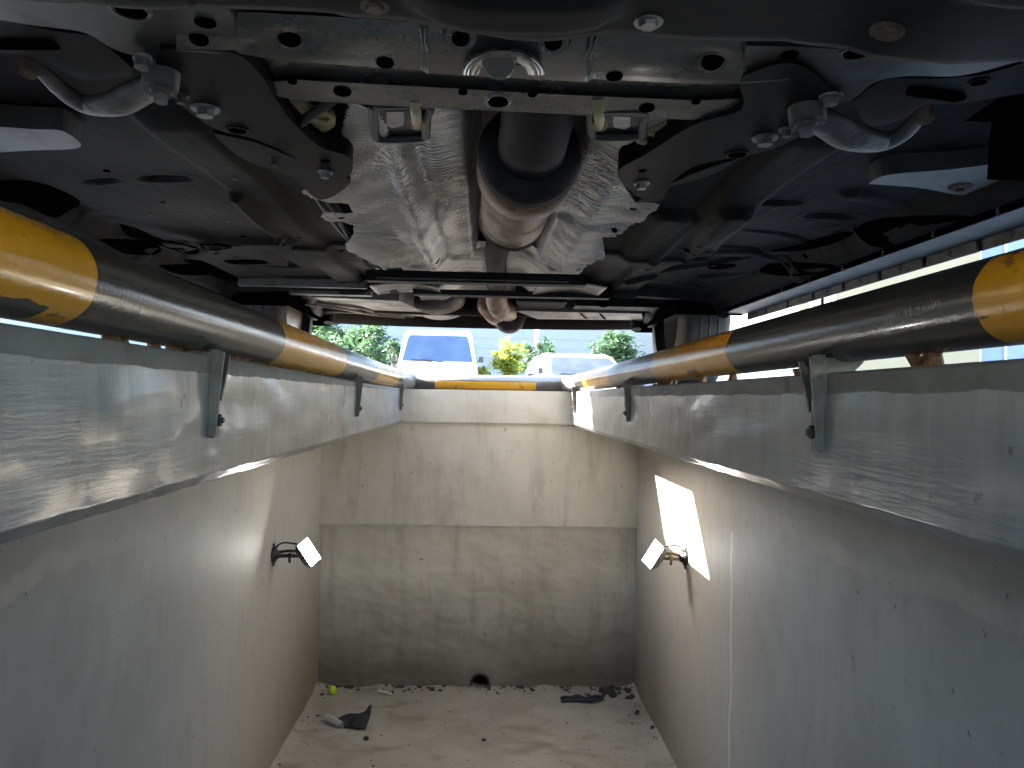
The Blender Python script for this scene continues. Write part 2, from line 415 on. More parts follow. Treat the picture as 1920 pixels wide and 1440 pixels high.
# ground sheet with the pit opening left out, falling away gently beyond the pit
def gz(y): return ZG if y < 5.5 else ZG - .5 * sst(5.5, 14, y)
g = MB()
xs = [-60, -20, -6, -2, XL - .10, XR + .10, 2, 6, 20, 60]; ys = [-40, -12, Y0 - .1, D + .12, 5.5, 7, 8.5, 10, 12, 14, 30, 90]
for i in range(len(xs) - 1):
    for j in range(len(ys) - 1):
        if i == 4 and j == 2: continue
        q = [(xs[i], ys[j]), (xs[i + 1], ys[j]), (xs[i + 1], ys[j + 1]), (xs[i], ys[j + 1])]
        g.add([(x, y, gz(y)) for x, y in q], [(0, 1, 2, 3)])
tag(g.build('ground', 'ground_concrete'), kind='structure')

def wavy_beam(name, sx, x_in, label):
    mb = MB(); n = 420
    prof = [(0, ZG + .001), (0, ZB), (.022, ZB - .020), (.03, ZB - .024), (.5, ZB - .024)]
    rows = []
    def fn(i, j):
        y = Y0 + (D - Y0) * j / (n - 1); o, z = P[i]
        p = V((x_in + sx * o, y, z)); k = .0035
        if 0 < i < len(P) - 1:
            p.x += sx * k * hz(V((y, z * 3, 0))) * (1 if o < .1 else 0)
            p.z += .0016 * hz(V((y * 2.1, 4 + sx, 0))) * (1 if z < ZB + .03 and o < .1 else 0)
        if i < 3 and sx < 0: p.z += .015 * (1 - sst(.8, 3.6, y))
        return p
    P = [(.10, ZG), (.004, ZG), (0, ZG - .003)] + [(0, ZG - .005)] + [(0, ZG - .003 - (ZG - ZB) * q / 9) for q in range(1, 9)] + [(0, ZB + .003), (0, ZB), (.002, ZB - .0015), (.018, ZB - .014), (.020, ZB - .016), (.43, ZB - .016)]
    mb.grid(len(P), n, fn)
    o = mb.build(name, 'beam_paint'); return tag(o, label, 'beam', 'painted beams along the pit edges')
wavy_beam('edge_beam', -1, XL, 'glossy grey painted concrete beam under the left striped pipe, with warm brush-marked reflections')
wavy_beam('edge_beam', 1, XR, 'grey painted concrete beam under the right striped pipe, its far end in bright sun')
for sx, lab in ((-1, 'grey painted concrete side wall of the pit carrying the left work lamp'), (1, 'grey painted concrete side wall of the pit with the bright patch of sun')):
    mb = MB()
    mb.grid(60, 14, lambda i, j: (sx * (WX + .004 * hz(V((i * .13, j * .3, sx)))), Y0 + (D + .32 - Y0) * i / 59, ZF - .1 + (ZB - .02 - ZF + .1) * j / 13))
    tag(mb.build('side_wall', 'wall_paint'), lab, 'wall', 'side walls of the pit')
# end wall
ew = MB()
def endrow(y, z0, z1, x0, x1, nx=60, nz=8, amp=.003, lowamp=0):
    def fn(i, j):
        x = x0 + (x1 - x0) * i / (nx - 1); z = z0 + (z1 - z0) * j / (nz - 1)
        if j == 0: z += lowamp * (hz(V((x * 2, 1, 0))) + .5 * sin(x * 40))
        return (x, y + amp * hz(V((x, z * 2, 3))), z)
    ew.grid(nx, nz, fn)
LED = -.655                                # underside of the thicker band
endrow(D, ZB - .004, ZG, XL - .002, XR + .002)
ew.add([(XL - .01, D, ZB - .003), (XR + .01, D, ZB - .003), (XR + .01, D + .02, ZB - .022), (XL - .01, D + .02, ZB - .022)], [(0, 1, 2, 3)])
endrow(D + .012, LED, ZB - .015, -WX - .01, WX + .01, 90, 14, .004, .003)
ew.add([(-WX - .01, D + .012, LED), (WX + .01, D + .012, LED), (WX + .01, D + .08, LED + .004), (-WX - .01, D + .08, LED + .004)], [(0, 1, 2, 3)])
# lower recessed face with the drain hole left open
dc = U(900, 1280, y=D + .06); dr_ = .043
def lowf(i, j):
    x = -WX - .01 + (2 * WX + .02) * i / 159; z = ZF - .06 + (LED + .01 - ZF + .06) * j / 89
    return (x, D + .06 + .005 * hz(V((x * .9, z * 1.6, 7))), z)
ew.grid(160, 90, lowf, keep=lambda p: (p.x - dc.x) ** 2 + (p.z - dc.z) ** 2 > dr_ ** 2)
ew.add([(-WX - .1, D, ZG), (WX + .1, D, ZG), (WX + .1, D + .16, ZG - .002), (-WX - .1, D + .16, ZG - .002)], [(0, 1, 2, 3)]); ew.box((-WX - .1, D + .31, ZF - .1), (WX + .1, D + .36, ZG - .003))
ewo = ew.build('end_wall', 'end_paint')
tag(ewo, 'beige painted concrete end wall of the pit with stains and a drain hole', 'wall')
dp = MB()
n = 28
for k in range(1):
    ring = lambda r, y: [V((dc.x + r * cos(2 * pi * j / n), y, dc.z + r * sin(2 * pi * j / n))) for j in range(n)]
    a, b, c_, e = ring(.050, D + .048), ring(.042, D + .045), ring(.041, D + .30), ring(.051, D + .062)
    for p, q in ((e, a), (a, b), (b, c_)):
        dp.add(p + q, [(j, (j + 1) % n, n + (j + 1) % n, n + j) for j in range(n)], 0 if p is not b else 1, True)
    dp.add(c_, [tuple(range(n))], 1)
dpo = dp.build('drain_pipe', ['dirt', 'void_black'], ewo)
fl = MB()
def ffn(i, j):
    x = -WX - .03 + (2 * WX + .06) * i / 99; y = Y0 + (D + .1 - Y0) * j / 199
    e = max(0, abs(x) - WX + .07) / .07
    z = ZF + .007 * hz(V((x * .25, y * .25, 0))) + .03 * e * e * (.6 + .4 * hz(V((y, 2, 1))))
    z += .012 * sst(D - .10, D + .05, y) * (1 + hz(V((x, 3, 4))))
    return (x, y, z)
fl.grid(100, 200, ffn)
flb = fl.bvh()
tag(fl.build('floor', 'pit_floor'), kind='structure')
# pit back end (behind the camera): plain stepped wall
bk = MB(); bk.box((-WX - .1, Y0 - .1, ZF - .1), (WX + .1, Y0, ZG)); tag(bk.build('rear_wall', 'wall_paint'), 'plain grey concrete wall closing the pit behind the viewer', 'wall')

# ------------------------------------------------------------------ striped guard rail
rail = root('guard_rail', 'yellow and black striped steel pipe rail running round the pit edge', 'rail', (0, 0, ZG))
def yl(n, a, b): return [a + (b - a) * i / (n - 1) for i in range(n)]
mb = MB(); cl = [V((-.432 + .002 * sin(y * 2), y, .112 - .022 * sst(.5, 3.8, y))) for y in yl(60, Y0, 3.86)]
cl += [V((-.425, 3.92, .088)), V((-.405, 3.97, .084)), V((-.37, 3.995, .081))]
mb.tube(cl, .0475, 48); rl = MB().join(mb)
# pipe paint reads height above the ground in the object's own space
o1 = mb.build('side_pipe', 'left_pipe_paint', rail)
mb = MB(); cl = [V((.486, y, .100 - .012 * sst(.5, 3.8, y))) for y in yl(60, Y0, 3.84)]
cl += [V((.478, 3.90, .086)), V((.455, 3.955, .083)), V((.425, 3.985, .081))]
mb.tube(cl, .043, 48); o2 = mb.build('side_pipe', 'right_pipe_paint', rail)
mb = MB(); mb.tube([(-.372, 3.995, .081), (0, 3.995, .080), (.427, 3.985, .081)], .040, 40)
mb.build('cross_bar', 'end_bar_paint', rail)
def bracket(pos, sx, hgt, sz=1.0):
    b = MB(); x, y, z0 = pos
    t = .008
    b.box((x + sx * .000, y - .011 * sz, z0 - hgt), (x + sx * t, y + .011 * sz, .066))               # strap on the beam face
    # gusset triangle running back under the pipe
    b.plate([(x + sx * .001, y - .016, .062), (x - sx * .055, y - .016, .062), (x - sx * .05, y - .016, .055), (x + sx * .001, y - .016, z0 - hgt * .35)], (0, .005, 0))
    b.plate([(x, y - .0115, .066), (x + sx * .022, y - .0115, .062), (x + sx * .011, y - .0115, z0 - hgt + .004), (x, y - .0115, z0 - hgt)], (0, -.004, 0))
    b.bar((x + sx * .004, y + .019, -.01), (x + sx * .004, y + .055, .060), .006, .008, 0, (1, 0, 0))
    br = b.build('bracket', 'bracket_steel', rail, bevel=.0012)
    q = MB(); q.disc((x + sx * t, y + .002, z0 - hgt + .026), (sx, 0, 0), .009, .006, 0, hexa=True).disc((x + sx * (t + .006), y + .002, z0 - hgt + .026), (sx, 0, 0), .004, .004)
    q.build('bolt', 'dark_steel', br)
for y in (-.15, 1.17, 2.50, 3.80): bracket((XL, y, ZG), 1, .108)
for y in (-.30, 1.02, 2.37, 3.74): bracket((XR, y, ZG), -1, .106)
# rusty weld scraps and torn paint bridging the gap under the pipes
for sx, xc, pts in ((-1, -.432, [(.70, .03), (.93, .05), (1.03, .02), (1.12, .10), (1.30, .20), (1.6, .3), (2.0, .12), (2.22, .04)]), (1, .486, [(.83, .05), (1.12, .10), (1.5, .03), (1.7, .05), (2.05, .2), (2.6, .3)])):
    for y, L in pts:
        q = MB(); k = max(2, int(L / .012))
        for i in range(k):
            yy = y + L * (i / k - .5) + random.uniform(-.004, .004); zt = (.068 if sx < 0 else .058) - .003 * y
            q.disc((xc + random.uniform(-.006, .006), yy, ZG), (random.uniform(-.3, .3), random.uniform(-.3, .3), 1), random.uniform(.004, .010), zt - ZG + random.uniform(-.004, .006), 0, 7, random.uniform(.003, .009))
        q.build('weld_scrap', 'rust', rail)

# ------------------------------------------------------------------ work lamps
def lamp(sx, mount, head, aim, label, roll=0):
    r_ = root('work_lamp', label, 'lamp', mount, 'led work lamps on the pit walls')
    mount, head, aim = V(mount), V(head), V(aim).normalized()
    b = MB(); b.disc(mount, (-sx, 0, 0), .032, .010, 0, 24, .030); b.disc(mount + V((-sx * .010, 0, 0)), (-sx, 0, 0), .022, .018, 0, 20, .012)
    for q in (-1, 1): b.disc(mount + V((-sx * .001, 0, q * .037)), (-sx, 0, 0), .009, .005, 0, 10, .006)
    b.build('wall_plate', 'dark_steel', r_)
    b = MB(); e = head - aim * .018 - mount
    b.bar(mount + V((-sx * .02, 0, -.004)), head - aim * .02 + V((0, 0, -.006)), .022, .012)
    b.tube([mount + V((-sx * .022, 0, .010)), mount + e * .45 + V((0, -.012, .016)), head - aim * .02 + V((0, -.005, .012))], .006, 10)
    b.disc(mount + e * .55 + V((0, -.012, 0)), (0, -1, 0), .009, .012, 0, 12)
    ar = b.build('arm', 'rust_bolt', r_, bevel=.001)
    k = MB(); k.tube([mount + e * .5 + V((0, 0, -.008)), mount + e * .52 + V((0, 0, -.032))], .005, 8); k.build('knob', 'rust_bolt', ar)
    k = MB(); k.tube(catmull([mount + V((-sx * .012, .0, .028)), mount + V((-sx * .03, -.02, .045)), mount + e * .45 + V((0, -.02, .05)), head - aim * .03 + V((0, 0, .035)), head - aim * .034 + V((0, 0, .01))], 5), .0035, 8); k.build('cable', 'rubber', r_)
    # head: shallow box; long edge u, short edge v
    u = V((0, 0, 1)).cross(aim).normalized(); v = aim.cross(u).normalized()
    q_ = Matrix.Rotation(R(roll), 3, aim); u, v = q_ @ u, q_ @ v
    hw, hh = .036, .052
    b = MB()
    fr = [head + u * i * hw + v * j * hh for i, j in ((-1, -1), (1, -1), (1, 1), (-1, 1))]
    bk_ = [head - aim * .034 + u * i * hw * .62 + v * j * hh * .62 for i, j in ((-1, -1), (1, -1), (1, 1), (-1, 1))]
    b.add(fr + bk_, [(0, 1, 5, 4), (1, 2, 6, 5), (2, 3, 7, 6), (3, 0, 4, 7), (7, 6, 5, 4)])
    fo = [p + aim * .006 for p in fr]; fi = [head + aim * .006 + u * i * (hw - .003) + v * j * (hh - .003) for i, j in ((-1, -1), (1, -1), (1, 1), (-1, 1))]
    b.add(fr + fo, [(i, (i + 1) % 4, 4 + (i + 1) % 4, 4 + i) for i in range(4)])
    b.add(fo + fi, [(i, (i + 1) % 4, 4 + (i + 1) % 4, 4 + i) for i in range(4)])
    for q in (-1, 1): b.disc(head + u * q * hw * .9 - aim * .010, u * q, .006, .006, 0, 10)
    b.build('housing', 'lamp_housing', r_)
    g_ = MB(); p4 = [head + aim * .0055 + u * i * (hw - .0032) + v * j * (hh - .0032) for i, j in ((-1, -1), (1, -1), (1, 1), (-1, 1))]
    g_.add(p4, [(0, 1, 2, 3)]); g_.add([p - aim * .003 for p in p4], [(3, 2, 1, 0)])
    g_.build('lens', 'lamp_glow', r_)
mL = U(512, 1040, x=-WX); mR = U(1286, 1046, x=WX)
hL = U(578, 1036, y=mL.y + .02); hR = U(1226, 1040, y=mR.y + .01)
lamp(-1, mL, hL, (.72, -.50, .42), 'black work lamp with lit lens on the left pit wall', 22)
lamp(1, mR, hR, (-.78, -.42, .36), 'black work lamp with lit lens on the right pit wall, under the sun patch', -22)

# ------------------------------------------------------------------ litter on the floor
def onfloor(px, py):
    h = flb.ray_cast(V((0, 0, 0)), ray(px, py).normalized()); return h[0]
p = onfloor(623, 1301)
mb = MB(); n = 24; r = .021
mb.grid(n + 1, 13, lambda i, j: p + V((r * sin(pi * j / 12) * cos(2 * pi * i / n), r * sin(pi * j / 12) * sin(2 * pi * i / n), r * .95 - r * cos(pi * j / 12))))
tag(mb.build('ball', 'green_ball'), 'small bright yellow-green ball in the left far corner of the pit floor', 'ball')
c4 = [onfloor(633, 1350), onfloor(697, 1337), onfloor(686, 1371), onfloor(645, 1366)]
mb = MB(); up = V((0, 0, 1))
def rag(i, j):
    s_, t_ = i / 12, j / 10
    q = (c4[0] * (1 - s_) + c4[1] * s_) * (1 - t_) + (c4[3] * (1 - s_) + c4[2] * s_) * t_
    return q + up * (.006 + .012 * abs(sin(s_ * 5 + t_ * 3)) * (1 - t_ * .6) + (.02 if (s_ > .9 and t_ < .2) else 0))
mb.grid(13, 11, rag); tag(mb.build('rag', 'black_rag', solid=.004), 'crumpled black plastic sheet lying on the floor beside a white tube', 'plastic sheet')
a, b = onfloor(612, 1352), onfloor(641, 1366)
mb = MB(); mb.tube([a + up * .016, (a + b) / 2 + up * .018, b + up * .016], .0145, 20, cap=False); mb.tube([b + up * .016, (a + b) / 2 + up * .018, a + up * .016], .012, 20, cap=False)
tag(mb.build('paper_tube', 'paper'), 'short off-white paper tube against the black plastic sheet', 'tube')
a, b = onfloor(1052, 1318), onfloor(1132, 1316)
mb = MB(); cc = catmull([a + up * .008, a * .7 + b * .3 + up * .014 + V((0, .01, 0)), a * .35 + b * .65 + up * .012 - V((0, .005, 0)), b + up * .02], 6)
mb.tube(cc, [.006 + .010 * sin(pi * min(1, (i + 1) / len(cc))) for i in range(len(cc))], 12, sq=.6)
cc2 = [q + V((0, .018, .006 + .004 * sin(i))) for i, q in enumerate(cc)]; mb.tube(cc2, .008, 8)
tag(mb.build('rubber_strip', 'rubber'), 'twisted black rubber strip on the floor right of the drain hole', 'rubber strip')
a, b = onfloor(709, 1301), onfloor(734, 1306)
mb = MB(); mb.plate([a + up * .006, a + up * .006 + V((0, .02, .006)), b + V((0, .008, .012)), b + up * .008], (0, 0, .006)); tag(mb.build('paper_scrap', 'paper'), 'small torn cream paper scrap at the foot of the end wall', 'paper scrap')
db = MB()
for i in range(360):
    x = random.uniform(-WX, WX)
    if random.random() < .75: y = D + .05 - abs(random.gauss(0, .035))
    else: y = random.uniform(2.4, 3.9); x = random.choice((-1, 1)) * (WX - abs(random.gauss(0, .05))) if random.random() < .5 else x
    q = V((x, y, ZF)); h = flb.ray_cast(q + V((0, 0, 1)), V((0, 0, -1)))
    if not h[0]: continue
    r = min(.014, random.expovariate(1 / .0045)) + .0015
    nn = V((random.uniform(-.5, .5), random.uniform(-.5, .5), 1))
    db.disc(h[0] - up * .002, nn, r, r * random.uniform(.3, .9), random.choice((0, 0, 0, 1)), random.choice((5, 6, 7)), r * .6)
for k in range(26):
    t_ = random.random(); q_ = V((WX - .02 - .16 * t_, D + .04 - abs(random.gauss(0, .05)), ZF + .004)); rr = random.uniform(.012, .03)
    db.disc(q_, (random.uniform(-.3, .3), random.uniform(-.5, 0), 1), rr, rr * .5, 0, 9, rr * .5)
for k in range(40):
    q_ = V((random.uniform(-WX, WX), D + .045, ZF + .008)); rr = random.uniform(.008, .022)
    db.disc(q_, (random.uniform(-.3, .3), -.5, 1), rr, rr * .35, 0, 8, rr * .6)
tag(db.build('debris', ['dirt', 'pit_floor']), 'dark crumbs of dirt and grit gathered along the foot of the walls', 'debris', kind='stuff')

# ------------------------------------------------------------------ the car overhead
car = root('car', 'car parked astride the pit, seen from below with its subframe, exhaust and floor pan', 'car', (0, 1.5, ZG))
AX, RX = .62, 2.98                                   # axles
FX = .80
# floor pan heightfield, features placed as (px, py, half width, half length, rise, edge, angle)
feats = []
def feat(px, py, a, b, h, e=.3, ang=0): 
    q = U(px, py, z=.385); feats.append((q.x, q.y, a, b, h, e, cos(R(ang)), sin(R(ang))))
for args in [(60, 372, .115, .055, .05, .25, 8), (235, 462, .10, .045, .05, .3, 0), (370, 508, .11, .04, .05, .3, 0), (225, 415, .03, .05, .02, .5, 40), (350, 470, .15, .022, .028, .5, -42),
             (440, 515, .12, .02, .03, .5, -40), (425, 459, .04, .02, .02, .4, 0), (310, 338, .05, .022, .012, .5, 0), (190, 335, .035, .016, .012, .5, 0),
             (1700, 430, .17, .055, .055, .22, 6), (1500, 503, .085, .06, .04, .35, 10), (1350, 497, .035, .012, .018, .4, 0), (1400, 545, .10, .05, .035, .4, 0),
             (1560, 400, .06, .025, .018, .5, 0), (1460, 375, .05, .02, .015, .5, 0), (1420, 470, .20, .016, .018, .6, 22), (1480, 440, .16, .018, .018, .6, 25), (1330, 535, .16, .02, .02, .6, 20),
             (1230, 545, .08, .02, .018, .5, 0), (1300, 600, .15, .05, .02, .5, 0), (560, 530, .12, .03, .015, .5, 0), (520, 500, .05, .01, .012, .4, 0), (560, 515, .05, .01, .012, .4, 0)]:
    feat(*args)
ribs = []
def rib(x0, y0, x1, y1, w_, h):
    a, b = U(x0, y0, z=.385), U(x1, y1, z=.385); ribs.append((a.x, a.y, b.x, b.y, w_, h))
for args in [(440, 355, 520, 430, .016, -.016), (520, 430, 545, 440, .016, -.014), (505, 470, 550, 500, .02, .012), (210, 400, 400, 452, .03, -.014), (150, 440, 300, 440, .02, -.01), (400, 452, 540, 450, .02, -.008),
             (600, 300, 700, 520, .012, -.01), (1260, 400, 1200, 470, .06, -.02), (1380, 380, 1310, 470, .05, -.018), (1180, 520, 1400, 480, .02, -.012), (1440, 470, 1550, 440, .03, -.012), (1320, 520, 1440, 500, .02, -.012), (1600, 360, 1800, 390, .03, -.012)]:
    rib(*args)
def floor_z(x, y):
    z = .385 + .004 * sin(x * 9 + y * 4) + .003 * sin(y * 13 - x * 5)
    # tunnel
    z += .125 * (sst(-.17, -.10, x) - sst(.18, .24, x)) * (1 - sst(3.0, 3.3, y))
    # longitudinal rails
    for xr in (-.44, .47):
        z -= .030 * (sst(xr - .055, xr - .035, x) - sst(xr + .035, xr + .055, x)) * sst(1.0, 1.1, y) * (1 - sst(2.55, 2.65, y)) * .55
    for (fx, fy, a, b, h, e, c, s_) in feats:
        dx, dy = x - fx, y - fy
        if abs(dx) > a * 2 + b or abs(dy) > a * 2 + b: continue
        u, v = (dx * c + dy * s_) / a, (-dx * s_ + dy * c) / b
        r_ = (abs(u) ** 2.6 + abs(v) ** 2.6) ** (1 / 2.6)
        z += h * (1 - sst(1 - e, 1, r_)) - h * .12 * exp(-((r_ - 1.1) / .15) ** 2)
    for (ax, ay, bx, by, w_, h) in ribs:
        ux, uy = bx - ax, by - ay; L2 = ux * ux + uy * uy
        t = max(0, min(1, ((x - ax) * ux + (y - ay) * uy) / L2)); d_ = sqrt((x - ax - t * ux) ** 2 + (y - ay - t * uy) ** 2)
        z += h * (1 - sst(w_ * .4, w_, d_))
    # ramps down to the sill, steps at cross members
    fz = sst(.66, .78, abs(x)); z += (.372 - z) * fz * .8
    if x > 0: z += (.32 - z) * sst(.765, .82, x)
    else: z += (.33 - z) * sst(.82, .87, -x)
    for yc, hh_, wd in ((2.62, .030, .05), (1.95, .008, .03)):
        z -= hh_ * (sst(yc - wd, yc - wd + .012, y) - sst(yc + wd - .012, yc + wd, y)) * (sst(.26, .30, abs(x)))
    z += .05 * sst(2.80, 2.86, y) * (1 - sst(3.6, 3.75, y))
    return z
fp = MB(); nx, ny = 215, 400
ya, yb = .70, 3.42
def ffp(i, j):
    x = -.88 + 1.71 * i / (nx - 1); y = ya + (yb - ya) * j / (ny - 1); return (x, y, floor_z(x, y))
fp.grid(nx, ny, ffp, keep=lambda p: not (abs(p.x) > .64 and (p.y < 1.0 or p.y > 2.62)))
fpb = fp.bvh(); fpo = fp.build('floor_pan', 'under_seal', car)
def hit(bv, px, py):
    h = bv.ray_cast(V((0, 0, 0)), ray(px, py).normalized()); 
    if h[0] is None: return None
    n_ = h[1] if h[1].dot(h[0]) < 0 else -h[1]
    return h[0], n_, (CAMR.transposed() @ h[0])
def stick(mb, bv, px, py, rpx, kind, m_=1, m2=0, k=1.0):
    h = hit(bv, px, py)
    if not h: return
    p_, n_, l_ = h; r_ = rpx * (-l_.z) / F
    if kind == 'hole': mb.disc(p_, n_, r_, .0012, m_, 20, r_ * .97)
    if kind == 'lip': mb.ring(p_, n_, r_ * 1.28, r_ * .22, m2); mb.disc(p_, n_, r_ * 1.1, .0015, m_, 20)
    if kind == 'boss': mb.disc(p_ - n_ * .001, n_, r_ * 2.1, .005, m2, 24, r_ * 1.75); mb.disc(p_ + n_ * .004, n_, r_, .0012, m_, 20)
    if kind == 'bolt':
        mb.disc(p_, n_, r_ * 1.1, .0025, m_, 20, r_ * 1.05); mb.disc(p_ + n_ * .0025, n_, r_ * .72, .007 * k, m_, hexa=True, r2=r_ * .66)
    if kind == 'hex': mb.disc(p_, n_, r_, .010 * k, m_, hexa=True, r2=r_ * .9)
for px, py, r_ in [(405, 475, 5), (1215, 505, 6), (1290, 470, 7), (455, 443, 6), (640, 470, 5), (1510, 480, 6), (200, 320, 7), (640, 565, 5)]:
    q = MB(); stick(q, fpb, px, py, r_, 'hole', 0); 
    if q.v: q.build('drain_plug', 'void_black', fpo)

for xa_, off in ((-.30, 0), (-.315, .004)):
    q = MB(); q.tube([V((xa_ + .01 * sin(y * 3), y, floor_z(xa_ + .01 * sin(y * 3), y) - .008 - off)) for y in [1.05 + .05 * k for k in range(30)]], .004, 8); q.build('brake_line', 'dark_steel', fpo)
rg = random.Random(5)
for k in range(46):
    x_, y_ = rg.uniform(-.75, .75), rg.uniform(1.0, 2.6)
    if -.2 < x_ < .27: continue
    q = MB(); p_ = V((x_, y_, floor_z(x_, y_))); r_ = rg.choice((.004, .005, .006, .011)); q.disc(p_ + V((0, 0, .002)), (0, 0, -1), r_, .005 if r_ < .01 else .0035, 0, 12, r_ * .8)
    q.build('stud' if r_ < .01 else 'grommet', 'rust_bolt' if r_ < .006 else 'tray_plastic', fpo)
for poly in ([(0, 338), (60, 340), (110, 355), (150, 378), (130, 392), (100, 405), (40, 380), (0, 372)], [(185, 448), (260, 450), (300, 462), (292, 475), (240, 474), (215, 464)], [(298, 497), (360, 495), (385, 502), (392, 513), (350, 514), (320, 508)],
             [(225, 420), (260, 430), (300, 447), (365, 462), (372, 472), (350, 474), (290, 455), (240, 440)], [(345, 486), (380, 490), (420, 508), (447, 522), (430, 526), (390, 512)], [(375, 457), (420, 458), (433, 464), (385, 466)], [(420, 488), (480, 487), (500, 493), (440, 494)],
             [(1600, 430), (1640, 412), (1710, 405), (1800, 404), (1830, 412), (1760, 432), (1700, 455), (1650, 462), (1620, 450)], [(1440, 495), (1500, 492), (1570, 498), (1530, 512), (1470, 515), (1425, 508)], [(1328, 495), (1380, 496), (1355, 503), (1330, 502)], [(1445, 470), (1500, 458), (1560, 440), (1600, 436), (1560, 455), (1500, 468)]):
    pts_ = []
    for q_ in catmull([V((a, b, 0)) for a, b in poly + poly[:1]], 5)[:-1]:
        h_ = hit(fpb, q_.x, q_.y)
        if h_: pts_.append(h_[0] + V((0, 0, -.003)))
    if len(pts_) > 8:
        c_ = sum(pts_, V()) / len(pts_); q = MB(); n_ = len(pts_)
        q.add(pts_ + [c_ + V((0, 0, .0))], [(i, (i + 1) % n_, n_) for i in range(n_)]); q.add(pts_ + [p_ + V((0, 0, .006)) for p_ in pts_], [(i, (i + 1) % n_, n_ + (i + 1) % n_, n_ + i) for i in range(n_)])
        q.build('opening', 'void_black', fpo)
# engine undertray in front of the subframe
ut = MB()
def tray(i, j):
    x = -.78 + 1.56 * i / 139; y = -.28 + 1.0 * j / 129
    z = .300 + .010 * sst(.02, .10, abs(x - .02)) - .006 * sst(.3, .34, abs(x)) + .004 * sin(x * 30) * sst(.1, .5, abs(x))
    for cx, cy, a, b in ((.022, .585, .085, .03), (-.27, .57, .06, .04), (.42, .50, .10, .05), (-.52, .50, .09, .05), (.0, .30, .2, .1)):
        u, v = (x - cx) / a, (y - cy) / b; r_ = (abs(u) ** 4 + abs(v) ** 4) ** .25; z -= .010 * (1 - sst(.8, 1, r_))
    yedge = .645 + .06 * x
    z += .06 * sst(yedge - .012, yedge, y)
    return (x, min(y, yedge), z)
ut.grid(140, 130, tray); utb = ut.bvh(); uto = ut.build('undertray', 'tray_plastic', car, solid=.003)
q = MB(); stick(q, utb, 1216, 38, 26, 'bolt', 0, k=.5); q.build('screw', 'bolt_metal', uto)
q = MB(); stick(q, utb, 1664, 55, 30, 'bolt', 0, k=.4); q.build('screw', 'rust_bolt', uto)
q = MB(); stick(q, utb, 703, 8, 26, 'bolt', 0, k=.4); q.build('screw', 'rust_bolt', uto)

# stamped subframe: lofted through rows read along the beam
cols = [330, 430, 560, 700, 800, 1000, 1150, 1300, 1400, 1480]
rowsT = [  # py at each col, z
    ([10, 20, 28, 34, 40, 52, 60, 70, 78, 84], .3445),
    ([22, 34, 42, 48, 54, 65, 74, 84, 90, 96], .3412),
    ([40, 52, 60, 66, 72, 82, 92, 102, 106, 110], .3368),
    ([66, 74, 86, 92, 98, 108, 118, 126, 128, 126], .3314),
    ([86, 92, 108, 118, 122, 132, 140, 148, 148, 142], .3276),
    ([96, 103, 116, 126, 131, 142, 150, 157, 157, 150], .3266)]
def rowpt(tab, z, px): return U(px, lerp(list(zip(cols, tab)), px), z=z)
sf = MB(); NXs = 260
rows = []
for k in range(len(rowsT) - 1):
    (ta, za), (tb, zb) = rowsT[k], rowsT[k + 1]
    for q in range(4):
        t = q / 4; rows.append((ta, tb, za + (zb - za) * t, t))
rows.append((rowsT[-1][0], rowsT[-1][0], rowsT[-1][1], 0))
def sfn(i, j):
    px = 330 + 1150 * i / (NXs - 1); ta, tb, z, t = rows[j]
    tab = [a * (1 - t) + b * t for a, b in zip(ta, tb)]
    p_ = rowpt(tab, z, px)
    # swells around the holes and gentle dents
    for hx, hy, rr, dz in ((540, 78, 60, .006), (1335, 118, 60, .006), (700, 60, 90, -.003), (1200, 110, 70, -.003), (460, 95, 40, .004), (1430, 120, 40, .006)):
        yy = lerp(list(zip(cols, tab)), px); d_ = sqrt((px - hx) ** 2 + (2.2 * (yy - hy)) ** 2) / rr
        p_.z += dz * exp(-d_ * d_ * 2)
    if 790 < px < 1112:                                # pressed plate in the middle stands a little proud
        p_.z -= .0035 * min(sst(790, 800, px), 1 - sst(1100, 1112, px))
    return p_
sf.grid(NXs, len(rows), sfn)
last = [sfn(i, len(rows) - 1) for i in range(NXs)]
sf.add(last + [p_ + V((0, .004, .026)) for p_ in last], [(i, i + 1, NXs + i + 1, NXs + i) for i in range(NXs - 1)], 0, True)
# channel and rear flange
ft = [148, 158, 150, 158, 163, 175, 182, 188, 186, 170]; gt = [150, 160, 184, 193, 198, 207, 215, 221, 205, 180]
A_ = [p_ + V((0, .004, .026)) for p_ in last]
def up2(px, tab, z): return rowpt(tab, z, px)
pxs = [330 + 1150 * i / (NXs - 1) for i in range(NXs)]
B_ = [up2(px, [t - 4 for t in ft], .347) for px in pxs]; C_ = [up2(px, ft, .339) for px in pxs]; D_ = [up2(px, gt, .3325) for px in pxs]
D2 = [p_ + V((0, .004, -.001)) for p_ in D_]; E_ = [p_ + V((0, .006, .05)) for p_ in D_]
i0, i1 = 20, NXs - 20
for P_, Q_ in ((A_, B_), (B_, C_), (C_, D_), (D_, D2), (D2, E_)):
    sf.add(P_[i0:i1] + Q_[i0:i1], [(i, i + 1, (i1 - i0) + i + 1, (i1 - i0) + i) for i in range(i1 - i0 - 1)], 0, True)
sfb = sf.bvh()
